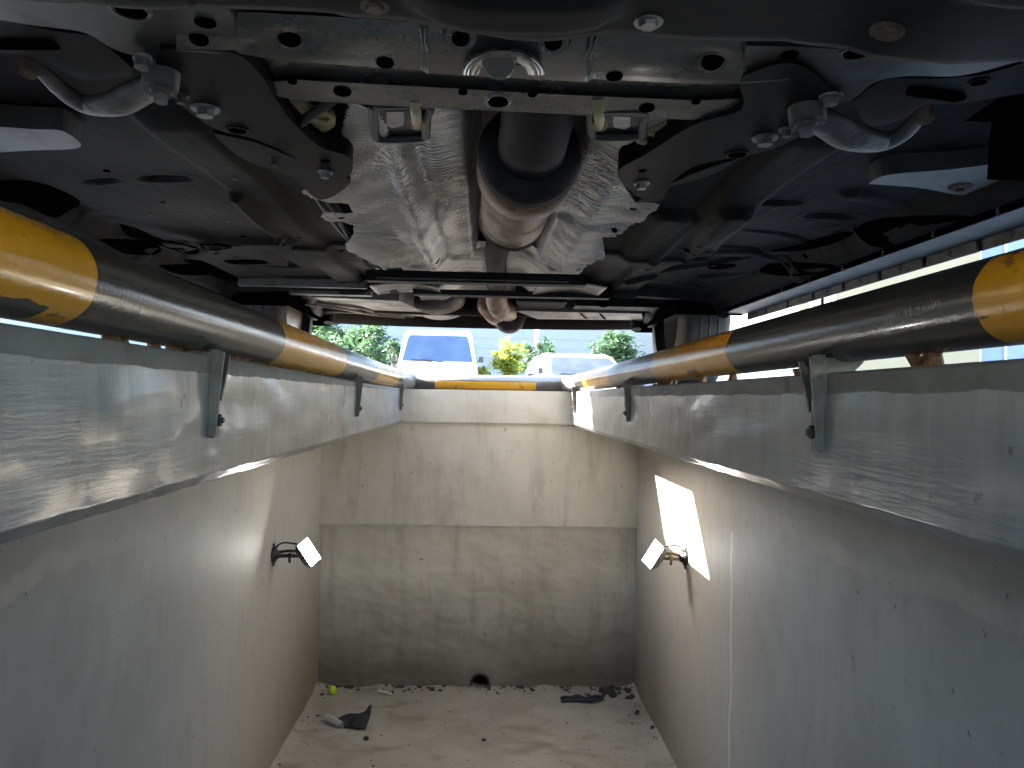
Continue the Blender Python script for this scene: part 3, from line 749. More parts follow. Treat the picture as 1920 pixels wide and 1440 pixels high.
# arch boss over the centre nut, ring, nut
c0 = U(940, 138, z=.319)
arc = []
for k in range(17):
    a_ = pi * k / 16; arc.append(U(944 - 76 * cos(a_), 139 - 46 * sin(a_), z=.3225))
sf.grid(33, 11, lambda i, j: U(944 - (80 - 34 * j / 10) * cos(pi * i / 32), 141 - (52 - 24 * j / 10) * sin(pi * i / 32), z=.3245 - .007 * sin(pi * j / 10) ** .7), 0)
sf.add([a_ + V((0, .004, .004)) for a_ in arc], [tuple(range(17))], 1)
cn = U(936, 128, z=.321); sf.ring(cn, (0, -.35, -1), .0115, .0028, 0); sf.disc(cn, (0, -.35, -1), .009, .001, 1)
sf.disc(U(936, 116, z=.319), (0, -.5, -1), .016, .004, 0, hexa=True)
# weld seams at the sides of the middle plate
for xa, ya_, xb, yb_ in ((790, 44, 795, 88), (800, 45, 803, 92), (1118, 62, 1104, 106), (1108, 60, 1095, 104)):
    h1, h2 = hit(sfb, xa, ya_ + 6) or (U(xa, ya_, z=.34), V((0, -.5, -1))), hit(sfb, xb, yb_) or (U(xb, yb_, z=.33), V((0, -.5, -1)))
    sf.tube([h1[0] + h1[1] * .001, (h1[0] + h2[0]) / 2 + h1[1] * .0045, h2[0] + h2[1] * .001], .0016, 8, 0)
for px, py, r_, kd in [(543, 70, 19, 'lip'), (388, 41, 20, 'hole'), (373, 73, 18, 'hole'), (722, 117, 17, 'hole'), (864, 66, 17, 'boss'), (1037, 74, 17, 'boss'), (1336, 113, 19, 'lip'), (950, 64, 9, 'hole'),
                       (1152, 143, 16, 'hole'), (1480, 102, 17, 'hole'), (642, 171, 17, 'hole'), (934, 189, 17, 'lip'), (1213, 202, 15, 'hole'), (868, 172, 9, 'hole'), (998, 176, 9, 'hole'), (1305, 190, 9, 'hole'), (548, 152, 9, 'hole')]:
    stick(sf, sfb, px, py, r_, kd)
sfo = sf.build('subframe', ['subframe_paint', 'void_black'], car, merge=False)

def cplate(name, px, z, thick=.006, mat='subframe_dark', parent=None, holes=(), n=5, closed=True, dish=0, mats=None, bev=.002):
    """flat stamped plate: outline with soft corners, own height and thickness, shallow dish"""
    pts = [V((a, b, 0)) for a, b in px]
    P2 = catmull(pts + [pts[0]], n)[:-1]
    Z = z if callable(z) else (lambda a, b: z)
    mb = MB(); outl = [U(q.x, q.y, z=Z(q.x, q.y)) for q in P2]
    mb.plate(outl, (0, 0, thick))
    bv = mb.bvh()
    for h in holes:
        stick(mb, bv, *h[:3], h[3] if len(h) > 3 else 'hole')
    return mb.build(name, [mat, 'void_black'] if mats is None else mats, parent or sfo, bevel=0, merge=False), bv
# outer wings, rear arms and lower control-arm brackets, left and right
cplate('wing', [(-60, -40), (120, -10), (240, -20), (330, 10), (420, 10), (440, 60), (400, 110), (340, 150), (300, 118), (220, 95), (160, 62), (100, 52), (40, 44), (-60, 20)], .332, .02, 'wing_paint', holes=[(385, 42, 20), (372, 72, 18), (246, 18, 26, 'lip')])
cplate('wing', [(-60, 20), (100, 58), (170, 68), (230, 112), (245, 140), (160, 150), (110, 128), (60, 100), (-60, 95)], .338, .03, 'subframe_dark', holes=[])
q = MB(); a_, b_ = U(-20, 84, z=.3365), U(95, 84, z=.3365); q.bar(a_, b_, .016, .003); q.disc(b_ , (0, 0, -1), .008, .0016, 0)
q.build('slot', 'void_black', sfo)
_, wlb = cplate('rear_arm', [(300, 92), (430, 98), (480, 130), (515, 182), (545, 225), (600, 275), (655, 295), (655, 330), (600, 345), (560, 300), (480, 262), (400, 240), (330, 190), (290, 150)], .327, .03, 'subframe_dark', holes=[(445, 243, 15, 'lip'), (610, 302, 9)])
cplate('wing', [(1400, 86), (1500, 88), (1600, 92), (1700, 78), (1800, 40), (1980, -20), (1980, 92), (1900, 118), (1800, 142), (1700, 143), (1640, 155), (1590, 190), (1500, 200), (1400, 150)], .332, .02, 'wing_paint', holes=[(1480, 102, 17), (1477, 131, 18), (1606, 97, 22, 'lip'), (1915, 37, 14)])
cplate('wing', [(1600, 190), (1660, 150), (1760, 147), (1850, 138), (1980, 105), (1980, 160), (1900, 178), (1800, 194), (1740, 197), (1690, 225), (1630, 235)], .338, .03, 'subframe_dark', holes=[(1835, 153, 13, 'lip')])
q = MB(); a_, b_ = U(1715, 171, z=.3365), U(1795, 183, z=.3365); q.bar(a_, b_, .018, .003); q.disc(a_, (0, 0, -1), .009, .0016); q.disc(b_, (0, 0, -1), .009, .0016)
q.build('slot', 'void_black', sfo)
_, wrb = cplate('rear_arm', [(1385, 160), (1400, 140), (1480, 118), (1540, 150), (1560, 200), (1510, 250), (1430, 285), (1350, 300), (1290, 318), (1220, 372), (1175, 352), (1160, 320), (1210, 290), (1300, 235), (1390, 205)], .327, .03, 'subframe_dark', holes=[(1382, 288, 15, 'lip'), (1205, 320, 8)])
# second, lower plates of the arms
cplate('arm_plate', [(400, 250), (480, 268), (560, 300), (640, 330), (655, 345), (600, 375), (545, 330), (470, 305), (430, 280)], .345, .02, 'tray_plastic')
cplate('arm_plate', [(1190, 380), (1290, 330), (1380, 300), (1330, 330), (1260, 350), (1240, 375)], .345, .02, 'tray_plastic')
for px, py, r_, bv, mt in [(267, 106, 17, None, 'bolt_metal'), (385, 203, 24, wlb, 'bolt_metal'), (340, 178, 13, wlb, 'rust_bolt'), (610, 322, 13, wlb, 'bolt_metal'), (515, 296, 10, wlb, 'rust_bolt'),
                           (1558, 180, 20, wrb, 'bolt_metal'), (1434, 258, 22, wrb, 'bolt_metal'), (1475, 242, 14, wrb, 'bolt_metal'), (1203, 343, 14, wrb, 'bolt_metal')]:
    q = MB()
    if bv and hit(bv, px, py): stick(q, bv, px, py, r_, 'bolt', 0)
    else: 
        p_ = U(px, py, z=.326); r2 = r_ * p_.y / F; q.disc(p_, (0, -.15, -1), r2, .004); q.disc(p_, (0, -.15, -1), r2 * .8, .012, 0, hexa=True)
    q.build('bolt', mt, sfo)

# cast control-arm links, swan shaped
def link(pts, rad, z, bush, br, flip):
    cc = catmull([U(a, b, z=z + dz) for a, b, dz in pts], 7)
    rr = []
    n_ = len(rad)
    for i in range(len(cc)):
        t = i / (len(cc) - 1) * (n_ - 1); k = min(int(t), n_ - 2); rr.append((rad[k] * (1 - (t - k)) + rad[k + 1] * (t - k)))
    mb = MB(); mb.tube(cc, rr, 20, 0, True, .55, (0, 0, 1))
    c_ = U(*bush, z=z - .004); mb.disc(c_ + V((0, 0, .03)), (0, -.1, -1), br, .036, 0, 28, br * .92); mb.disc(c_ - V((0, .0, .004)), (0, -.1, -1), br * .62, .006, 0, 24, br * .55)
    o_ = mb.build('stabilizer_link', 'cast_alloy', car)
    q = MB(); q.disc(c_ - V((0, 0, .008)), (0, -.1, -1), br * .38, .010, 0, hexa=True); q.build('bolt', 'bolt_metal', o_)
    e_ = cc[-1]; q = MB(); q.disc(e_ + V((0, 0, .0)), (0, -.4, -1), rad[-1] * 1.3, .012, 0, 16, rad[-1] * .9); q.build('joint', 'rust_bolt', o_)
link([(300, 160, 0), (262, 172, 0), (215, 195, -.004), (165, 197, 0), (120, 172, .004), (85, 140, .008), (58, 122, .012)], [.020, .019, .020, .017, .012, .010, .009], .318, (303, 160), .019, 1)
link([(1512, 222, 0), (1552, 232, 0), (1598, 258, -.004), (1650, 266, 0), (1690, 252, .004), (1715, 228, .008), (1732, 210, .012)], [.021, .022, .024, .020, .013, .010, .009], .318, (1512, 224), .021, -1)

# pale aero panels behind the front wheels
cplate('wheel_liner', [(-80, 232), (60, 242), (118, 246), (150, 276), (60, 282), (-80, 284)], .345, .03, 'liner_pale', parent=car)
cplate('wheel_liner', [(1628, 345), (1665, 328), (1780, 318), (1990, 300), (1990, 382), (1900, 378), (1800, 366), (1720, 352)], .350, .03, 'liner_pale', parent=car)
q = MB(); p_ = U(1800, 350, z=.349); q.disc(p_, (0, 0, -1), .018, .004, 0, 20, .014); q.disc(p_ - V((0, 0, .004)), (0, 0, -1), .007, .004, 0, hexa=True); q.build('clip', 'rust_bolt', car)
# dark side liners closing the arches
for sx in (-1, 1):
  for yc in (AX, RX):
    q = MB(); q.grid(14, 24, lambda i, j: (sx * (.66 + .23 * i / 13), yc + .365 * cos(pi * j / 23), .30 + .355 * sin(pi * j / 23)))
    q.add([(sx * .66, yc + .365 * cos(pi * j / 23), .30 + .355 * sin(pi * j / 23)) for j in range(24)], [tuple(range(24))])
    q.build('wheel_arch', 'void_black', car)
for sx in ():
    q.grid(14, 24, lambda i, j: (sx * (.66 + .22 * i / 13), AX + .36 * cos(pi * j / 23), .30 + .36 * sin(pi * j / 23)))
    q.grid(14, 24, lambda i, j: (sx * (.68 + .20 * i / 13), RX + .35 * cos(pi * j / 23), .33 + .35 * sin(pi * j / 23)))
    for yc in (AX, RX): q.add([(sx * .655, yc + .37 * cos(pi * j / 23), .30 + .37 * sin(pi * j / 23)) for j in range(24)], [tuple(range(24))])

# heat shield
outl = [(655, 190), (640, 250), (640, 290), (655, 330), (650, 346), (578, 350), (568, 358), (582, 372), (652, 383), (662, 398), (608, 400), (603, 407), (614, 413), (664, 420), (664, 440), (648, 458), (650, 468), (664, 475), (712, 500), (735, 509), (760, 505), (770, 497), (888, 505), (895, 522), (1030, 522), (1062, 514), (1112, 492), (1134, 482), (1128, 446), (1182, 434), (1236, 385), (1186, 376), (1172, 350), (1158, 320), (1190, 308), (1285, 240), (1285, 185)]
def shield_z(x, y):
    z = .352 + .020 * (sst(-.13, -.09, x) - sst(.16, .21, x)) + .012 * (sst(-.09, -.03, x) - sst(.12, .17, x)) + .11 * (sst(-.038, .0, x) - sst(.118, .15, x))
    z += -.012 * exp(-((x + .135) / .014) ** 2) + .012 * exp(-((x + .105) / .012) ** 2)
    z += .016 * (sst(1.33, 1.38, y) - sst(1.50, 1.54, y)) * (sst(-.12, -.08, x)) * (1 - sst(-.02, .0, x))
    z -= .014 * (sst(1.55, 1.60, y) - sst(1.72, 1.76, y)) * sst(-.2, -.16, x) * (1 - sst(-.10, -.06, x))
    z += .014 * (sst(1.50, 1.53, y) - sst(1.58, 1.60, y)) * (sst(.13, .16, x))
    rp_ = .5 + .5 * sin(x * 23 + 1) * sin(y * 7 + 2)
    z += .0019 * sin(y * 420 + .8 * sin(x * 31) + 9 * x) * (.08 + .92 * sst(.5, .8, rp_)) + .0010 * sin(y * 500 + x * 330) * sin(x * 420 - y * 130) * (abs(x - .03) > .12)
    z += .0018 * sin(y * 190) * exp(-((x + .045) / .02) ** 2) + .0015 * sin(y * 60 + x * 80) * (x < -.1) + .002 * sin(y * 75 - x * 60) * (x > .17)
    return z
def proj(p_):
    l_ = CAMR.transposed() @ p_; return (960 + F * l_.x / -l_.z, 720 - F * l_.y / -l_.z)
# outline taken once onto the flange height, then used as a plan shape
plan = [tuple(U(a, b, z=.352)[:2]) for a, b in outl]
hs = MB()
hs.grid(190, 600, lambda i, j: (-.34 + .72 * i / 189, .78 + 1.32 * j / 599, shield_z(-.34 + .72 * i / 189, .78 + 1.32 * j / 599)), keep=lambda p_: inpoly((p_.x, p_.y), plan))
hso = hs.build('heat_shield', 'shield_foil', car, solid=.0012)
# rear tunnel shield behind the braces
hs2 = MB(); hs2.grid(60, 90, lambda i, j: (-.24 + .52 * i / 59, 2.06 + 1.0 * j / 89, .372 + .05 * (sst(-.16, -.06, -.24 + .52 * i / 59) - sst(.10, .2, -.24 + .52 * i / 59)) + .003 * sin(j * .9)))
hs2.build('heat_shield', 'shield_foil', car, solid=.0012)
for px, py, r_ in ((600, 359, 8), (640, 408, 6), (1190, 390, 9), (1150, 432, 8), (820, 489, 7)):
    q = MB(); stick(q, hs.bvh(), px, py, r_, 'hole', 0)
    if q.v: q.build('hole', 'void_black', hso)

# exhaust: down pipe, catalyst can, second can, pipes
ex = root('exhaust', None, None, (0, 1.1, .35)); ex.parent = car; ex.location = V((0, 1.1, .35)) - V((0, 1.5, ZG)); ORG[ex.name] = V((0, 1.1, .35))
xc = .062
q = MB(); q.tube([(xc + .005, .66, .46), (xc + .004, .84, .405), (xc + .003, .95, .372), (xc + .002, 1.02, .359), (xc, 1.10, .355)], [.048, .050, .048, .047, .050], 40); q.build('down_pipe', 'exhaust_dark', ex)
q = MB(); q.tube([(xc, 1.075, .355), (xc, 1.080, .355), (xc, 1.10, .355), (xc, 1.112, .355)], [.050, .064, .0735, .0765], 56); q.build('can_front', 'exhaust_dark', ex)
q = MB(); q.tube([(xc, 1.112, .355), (xc - .001, 1.195, .355), (xc - .002, 1.205, .355), (xc - .003, 1.212, .355)], [.0765, .0765, .071, .060], 56); q.build('catalyst_can', 'exhaust_bronze', ex)
q = MB(); q.tube([(xc - .003, 1.205, .353), (xc - .006, 1.23, .352), (xc - .010, 1.46, .350), (xc - .011, 1.475, .350), (xc - .011, 1.476, .350), (xc - .012, 1.50, .350), (xc - .013, 1.56, .352)], [.060, .0625, .0625, .060, .066, .060, .036], 56); q.build('second_can', 'exhaust_bronze', ex)
q = MB(); q.tube(catmull([(xc - .013, 1.54, .354), (xc - .02, 1.66, .385), (xc - .03, 2.2, .41), (xc - .02, 2.6, .41), (xc - .02, 2.74, .395)], 5), .032, 24); q.build('middle_pipe', 'exhaust_dark', ex)
q = MB(); q.tube(catmull([(xc - .02, 2.70, .40), (xc - .018, 2.80, .378), (xc - .01, 2.90, .352), (xc + .01, 3.02, .350), (xc + .04, 3.16, .36)], 5), [.034] * 5 + [.040] * 8 + [.042] * 8, 28); q.build('rear_pipe', 'exhaust_bronze', ex)
q = MB(); q.tube([(.02, 3.0, .372), (.03, 3.03, .372), (.06, 3.3, .372), (.08, 3.34, .372)], [.03, .058, .06, .03], 32); q.build('resonator', 'exhaust_bronze', ex)
q = MB(); q.tube([(-.20, 2.95, .395), (-.195, 2.97, .395), (-.19, 3.34, .395), (-.19, 3.37, .395)], [.09, .118, .118, .09], 40, 0, True, .5, (0, 0, 1)); q.build('muffler', 'rear_metal', ex)
q = MB(); q.tube([(.11, 3.18, .356), (.11, 3.20, .354), (.11, 3.36, .352), (.11, 3.40, .352)], [.04, .068, .068, .045], 40); q.build('rear_silencer', 'exhaust_dark', ex)

# rubber hangers with pins
for cx, cy, lab in ((750, 230, -1), (1157, 232, 1)):
    z = .338; q = MB()
    o_ = [(-50, -34), (50, -34), (50, -10), (48, 18), (40, 28), (-36, 30), (-48, 16), (-50, -8)]; i_ = [(-34, -22), (12, -22), (14, -4), (10, 8), (-20, 12), (-34, 6)]
    P_ = catmull([U(cx + a, cy + b * (.8 if lab > 0 else 1), z=z) for a, b in o_ + o_[:1]], 4)
    q.tube(P_, .0058, 10); q.plate([U(cx + a * .93, cy + b * .9, z=z + .004) for a, b in o_], (0, 0, .012))
    ho = q.build('rubber_hanger', 'rubber', car)
    q = MB(); q.plate([U(cx - lab * -1 * 0 + (a - 2 if lab < 0 else -a + 2) * .7, cy + b * .9, z=z + .003) for a, b in i_], (0, 0, .0005)); q.build('gap', 'shield_foil', ho)
    q = MB(); px_ = cx + (32 if lab < 0 else -32); q.tube([U(px_ - 4, cy - 42, z=z - .002), U(px_, cy + 2, z=z - .004)], .0065, 12); q.disc(U(px_, cy, z=z - .004), (0, -.5, -1), .009, .004, 0, 14); q.build('pin', 'yellow_clip', ho)
for pts, r_ in (([(510, 188), (560, 190), (580, 205), (600, 215), (622, 218), (628, 235), (600, 250), (560, 245), (545, 225)], .348), ([(1195, 252), (1225, 240), (1262, 232), (1275, 245), (1262, 268), (1232, 286), (1205, 278)], .348)):
    o_, bv = cplate('clip_plate', pts, r_, .008, 'yellow_clip', parent=car)
    cx, cy = sum(a for a, b in pts) / len(pts), sum(b for a, b in pts) / len(pts)
    q = MB(); q.ring(U(cx + (25 if cx < 900 else -25), cy, z=r_ - .002), (0, -.2, -1), .012, .004); q.build('clip_ring', 'yellow_clip', o_)
q = MB(); q.tube([U(625, 186, z=.337), U(560, 232, z=.337), U(540, 248, z=.337)], .006, 10); q.build('brake_hose', 'rubber', car)

# tunnel braces
q = MB(); a_, b_ = U(688, 518, z=.345), U(1088, 538, z=.345); b_.y = a_.y
q.bar(a_, b_, .05, .030); q.bar(a_ + V((.03, -.027, -.008)), b_ + V((-.05, -.027, -.008)), .004, .006, 1); q.bar(a_ + V((0, -.03, .012)), b_ + V((0, -.03, .012)), .010, .004)
q.build('tunnel_brace', ['subframe_dark', 'rear_metal'], car, bevel=.001)
q = MB(); a_, b_ = U(775, 548, z=.352), U(1135, 562, z=.352); b_.y = a_.y; q.bar(a_, b_, .05, .018); q.build('tunnel_brace', 'tray_plastic', car, bevel=.001)
# brace end plates
for px in (760, 1070):
    q = MB(); p_ = U(px, 535, z=.36); q.grid(20, 10, lambda i, j: p_ + V((-.11 + .22 * i / 19, -.05 + .22 * j / 9, .012 * cos((i - 9.5) / 19 * pi) - .01))); q.build('brace_plate', 'rear_metal', car, solid=.002)
# rear cross members, tank, suspension, bumper
q = MB(); q.box((-.80, 2.62, .342), (-.385, 2.66, .38)); q.box((-.80, 2.52, .352), (-.385, 2.54, .38)); q.box((-.80, 2.80, .352), (-.30, 2.83, .39)); q.build('cross_member', 'sill_metal', car, bevel=.002)
q = MB(); q.box((.33, 2.76, .340), (.64, 2.88, .40)); p_ = (.43, 2.7595, .365); q.disc(p_, (0, -1, 0), .03, .002, 1, 20); q.build('cross_member', ['subframe_dark', 'void_black'], car, bevel=.004)
q = MB()
q.plate([(.12, 2.90, .332), (.60, 2.90, .332), (.66, 3.16, .335), (.22, 3.16, .330)], (0, 0, .04))
for k in range(2): q.bar((.37 + .075 * k, 2.93, .3315), (.42 + .075 * k, 3.12, .3315), .012, .002, 1)
q.build('rear_panel', ['rear_metal', 'void_black'], car, bevel=.003)
q = MB(); q.plate([(.11, 2.75, .350), (.30, 2.75, .350), (.30, 2.93, .338), (.14, 2.93, .338)], (0, 0, .06)); q.build('canister', 'tray_plastic', car, bevel=.006)
q = MB(); q.plate([(-.60, 2.72, .345), (-.30, 2.72, .338), (-.22, 3.3, .345), (-.60, 3.3, .352)], (0, 0, .05))
q.tube(catmull([(-.62, 2.85, .34), (-.5, 2.95, .34), (-.42, 3.2, .345), (-.3, 3.3, .345)], 5), .006, 8); q.tube(catmull([(-.66, 2.85, .335), (-.54, 2.98, .335), (-.47, 3.2, .34), (-.34, 3.3, .34)], 5), .006, 8)
q.build('fuel_tank', 'rear_metal', car, bevel=.012)
# torsion beam and trailing arms
q = MB(); q.tube([(-.70, 3.16, .36), (-.60, 3.14, .37), (.60, 3.14, .37), (.70, 3.16, .36)], .035, 16)
for sx in (-1, 1): q.tube(catmull([(sx * .62, 2.70, .39), (sx * .65, 2.90, .37), (sx * .67, 3.03, .35), (sx * .69, 3.16, .34)], 5), [.03] * 7 + [.035] * 9, 14)
q.build('rear_axle', 'subframe_dark', car)
for sx in ():
    q = MB(); cc = [V((sx * .56 + .052 * cos(t * .5), 3.36 + .052 * sin(t * .5), .30 + .0022 * t)) for t in range(80)]; q.tube(cc, .007, 8); q.build('coil_spring', 'dark_steel', car)
for sx in (-1, 1):
    q = MB(); q.tube([(sx * .64, 3.20, .30), (sx * .64, 3.26, .50)], .022, 14); q.build('damper', 'subframe_dark', car)
bp = MB()
def bump_(i, j):
    x = -.90 + 1.80 * i / 59; a_ = j / 15
    y = 3.44 + .16 * sin(a_ * pi / 2) - .12 * (abs(x) / .9) ** 3; z = .322 + .25 * (1 - cos(a_ * pi / 2)) - .008 * (1 - (abs(x) / .9) ** 2)
    if j == 0: y -= .08; z += .06
    return (x, y, z)
bp.grid(60, 16, bump_); bp.build('rear_bumper', 'bumper_plastic', car, solid=.004)
# sills with pinch-weld flange
for sx in (-1, 1):
    q = MB(); x0 = .82 if sx > 0 else .88
    n_ = 9; ys_ = [1.02 + (2.62 - 1.02) * k / n_ for k in range(n_ + 1)]
    for k in range(n_):
        q.box((sx * x0, ys_[k] + .004, .308), (sx * (x0 + .085), ys_[k + 1] - .004, .34))
    q.box((sx * (x0 + .0), 1.0, .306), (sx * (x0 + .08), 2.63, .345), 1)
    for k in range(n_):
        q.box((sx * (x0 + .087), ys_[k] + .008, .286), (sx * (x0 + .092), ys_[k + 1] - .012, .318))
        q.disc((sx * (x0 + .0868), (ys_[k] + ys_[k + 1]) / 2, .300), (-sx, 0, 0), .007, .001, 1, 12)
    q.box((sx * (x0 + .093), 1.0, .288), (sx * (x0 + .098), 2.63, .31), 1)
    q.build('sill', ['sill_metal', 'dark_trim'], car, bevel=0)
# body shell
prof = [(-.34, .36), (-.38, .55), (-.32, .80), (-.05, .98), (.60, 1.45), (1.1, 1.52), (2.4, 1.52), (3.0, 1.44), (3.40, 1.10), (3.56, .95), (3.60, .60), (3.57, .40)]
def arch(yc, r_, n=14): return [(yc + r_ * cos(pi * k / n), .30 + r_ * sin(pi * k / n)) for k in range(n + 1)]
bot = [(3.42, .36)] + [(y_, max(z_, .31)) for y_, z_ in arch(RX, .35) + arch(AX, .37)] + [(.18, .30), (-.28, .28)]
pr = prof + bot
def halfw(z): return .985 if z < .9 else .985 - .26 * ((z - .9) / .62)
sh = MB()
for sx in (-1, 1):
    inner = [(sx * (halfw(z) - .02), y, z) for y, z in pr]; outer = [(sx * halfw(z), y, z) for y, z in pr]
    sh.add(outer, [tuple(range(len(pr)))]);
    sh.add([(sx * .93, y, z) for y, z in bot] + [(sx * .985, y, z) for y, z in bot], [(i, i + 1, len(bot) + i + 1, len(bot) + i) for i in range(len(bot) - 1)])
L_ = [(-halfw(z), y, z) for y, z in prof]; R_ = [(halfw(z), y, z) for y, z in prof]
sh.add(L_ + R_, [(i, i + 1, len(prof) + i + 1, len(prof) + i) for i in range(len(prof) - 1)], 0, False)
sho = sh.build('body', 'car_paint', car)
q = MB(); q.box((-.90, -.30, .47), (.90, 3.45, .49)); q.build('inner_floor', 'dark_trim', car)
for sx in (-1, 1):
    for poly in ([(.75, 1.02), (1.45, 1.02), (1.45, 1.42), (1.05, 1.42)], [(1.52, 1.02), (2.25, 1.02), (2.25, 1.42), (1.52, 1.42)], [(2.32, 1.02), (2.95, 1.02), (2.80, 1.36), (2.32, 1.42)]):
        q = MB(); q.plate([(sx * (halfw(z) + .003), y, z) for y, z in poly], (sx * .003, 0, 0)); q.build('side_window', 'glass_grey', car)
q = MB(); q.plate([(-.80, .08, 1.085), (.80, .08, 1.085), (.70, .50, 1.425), (-.70, .50, 1.425)], (0, -.004, .006)); q.build('windscreen', 'glass_grey', car)
q = MB(); q.plate([(-.70, 3.05, 1.40), (.70, 3.05, 1.40), (.80, 3.36, 1.14), (-.80, 3.36, 1.14)], (0, .004, .006)); q.build('rear_window', 'glass_grey', car)
def wheel(parent, c, sx, r_=.31, wd=.20, name='wheel'):
    o = bpy.data.objects.new(name, None); COL.objects.link(o); o.parent = parent; o.location = V(c) - ORG[parent.name]; ORG[o.name] = V(c)
    x, y, z = c; h = wd / 2; rr = [(-h, r_ * .66), (-h * .96, r_ * .86), (-h * .85, r_ * .965), (-h * .6, r_), (h * .6, r_), (h * .85, r_ * .965), (h * .96, r_ * .86), (h, r_ * .66)]
    t = MB(); n = 40
    t.grid(n + 1, len(rr), lambda i, j: (x + rr[j][0], y + rr[j][1] * cos(2 * pi * i / n), z + rr[j][1] * sin(2 * pi * i / n)))
    for k in (-.35, 0, .35): t.ring((x + k * h, y, z), (1, 0, 0), r_ * 1.002, .003, 0, 40, 4)
    t.build('tyre', 'tyre_rubber', o)
    t = MB(); t.disc((x - h * .55, y, z), (1, 0, 0), r_ * .66, h * 1.2, 0, 32); t.ring((x + sx * h * .9, y, z), (1, 0, 0), r_ * .66, .012)
    for k in range(5):
        a_ = 2 * pi * k / 5; t.bar((x + sx * h * .72, y, z), (x + sx * h * .8, y + r_ * .64 * cos(a_), z + r_ * .64 * sin(a_)), .05, .03, 0, (1, 0, 0))
    t.build('rim', 'rim_alloy', o); return o
for sx in (-1, 1):
    wheel(car, (sx * .80, AX, ZG + .295), sx, .295, .18); wheel(car, (sx * .80, RX, ZG + .295), sx, .295, .18)

# ------------------------------------------------------------------ vehicles behind
def vehicle(name, label, cat, x, y, rz, prof, halfw_, glass, mat, wheels, wr=.30, extra=None, hood=None):
    """prof: (y, z, half width factor) side outline front(-y) to back; built in local space then placed"""
    z0 = gz(y); rt = root(name, label, cat, (0, 0, 0))
    b = MB(); n = len(prof)
    secs = []
    for (yy, zz) in prof: secs.append((yy, zz))
    def hw(z): return halfw_ * (1 if z < glass[0] else 1 - .17 * (z - glass[0]) / (glass[1] - glass[0]))
    L_ = [(-hw(z), a, z) for a, z in secs]; R_ = [(hw(z), a, z) for a, z in secs]
    b.add(L_, [tuple(range(n))]); b.add(R_, [tuple(range(n))[::-1]])
    b.add(L_ + R_, [(i, (i + 1) % n, n + (i + 1) % n, n + i) for i in range(n)])
    bo = b.build('body', mat, rt, bevel=.05)
    # windscreen follows the prof segment glass[2]
    k = glass[2]; (ya_, za_), (yb_, zb_) = secs[k], secs[k + 1]
    def scr(u, t): 
        yy = ya_ + (yb_ - ya_) * t; zz = za_ + (zb_ - za_) * t; return V((u * hw(zz) * .88, yy - .012, zz + .006))
    q = MB(); pts = [scr(-1, .04), scr(1, .04), scr(.98, .8), scr(.93, .92), scr(-.93, .92), scr(-.98, .8)]
    q.plate(pts, (0, -.012, .006)); q.build('windscreen', glass[3], rt)
    q = MB()
    for s_ in (-1, 1): q = MB(); q.bar(scr(s_ * .15, .02) + V((0, -.03, 0)), scr(s_ * .15 - .6, .10) + V((0, -.035, .0)), .02, .015); q.build('wiper', 'dark_trim', rt)
    for s_ in (-1, 1):
        for (c0_, c1_) in extra['win']:
            q = MB(); q.plate([(s_ * (hw(glass[0] + .05) + .004), c0_, glass[0] + .05), (s_ * (hw(glass[0] + .05) + .004), c1_, glass[0] + .05), (s_ * (hw(glass[1] - .12) + .004), c1_ - .05, glass[1] - .12), (s_ * (hw(glass[1] - .12) + .004), c0_ + .18, glass[1] - .12)], (s_ * .008, 0, 0)); q.build('side_window', glass[3], rt)
    for s_ in (-1, 1):
        q = MB(); m_ = V((s_ * (halfw_ + .08), ya_ + .25, za_ + .10)); q.obox(m_, (.05, 0, 0), (0, .03, 0), (0, 0, .06)); q.bar(m_, (s_ * halfw_ * .95, ya_ + .3, za_ + .03), .03, .03); q.build('mirror', 'dark_trim', rt, bevel=.02)
        q = MB(); q.obox((s_ * halfw_ * .74, prof[1][0] - .01, prof[1][1] - .18), (halfw_ * .2, 0, 0), (0, .02, 0), (0, 0, .09)); q.build('headlight', 'glass_grey', rt, bevel=.015)
    q = MB(); q.obox((0, prof[0][0] - .03, .42), (halfw_ * .97, 0, 0), (0, .05, 0), (0, 0, .10)); q.build('bumper', 'dark_trim', rt, bevel=.03)
    q = MB(); q.obox((0, prof[0][0] - .09, .45), (.25, 0, 0), (0, .006, 0), (0, 0, .06)); q.build('number_plate', 'white_plastic', rt)
    for a in wheels:
        for s_ in (-1, 1): wheel(rt, (s_ * (halfw_ - .10), a, wr), s_, wr, .2)
    rt.location = (x, y, z0); rt.rotation_euler = (0, 0, rz); return rt
vc = U(820, 690, y=16)
vehicle('van', 'white flat-fronted van with a big blue windscreen, parked beyond the pit', 'van', vc.x, 16, R(2),
        [(0, .25), (-.02, .85), (.10, 1.18), (.48, 1.82), (.75, 1.92), (3.6, 1.92), (3.8, 1.7), (3.9, .25)], .84, (1.18, 1.92, 2, 'glass_blue'), 'white_paint', (.75, 3.1), .30, {'win': [(.45, 1.2), (1.3, 2.3), (2.4, 3.5)]})
vc = U(1098, 690, y=16)
vehicle('hatchback', 'white car with a wide pale windscreen, half hidden behind the right striped pipe', 'car', vc.x, 15.6, R(7),
        [(-1.0, .25), (-1.02, .62), (-.9, .78), (0, .94), (.72, 1.38), (1.1, 1.46), (2.2, 1.44), (3.0, 1.1), (3.2, .9), (3.25, .25)], .86, (.94, 1.46, 3, 'glass_grey'), 'white_paint', (-.25, 2.4), .30, {'win': [(.5, 1.3), (1.4, 2.2)]})
vc = U(1000, 690, y=20)
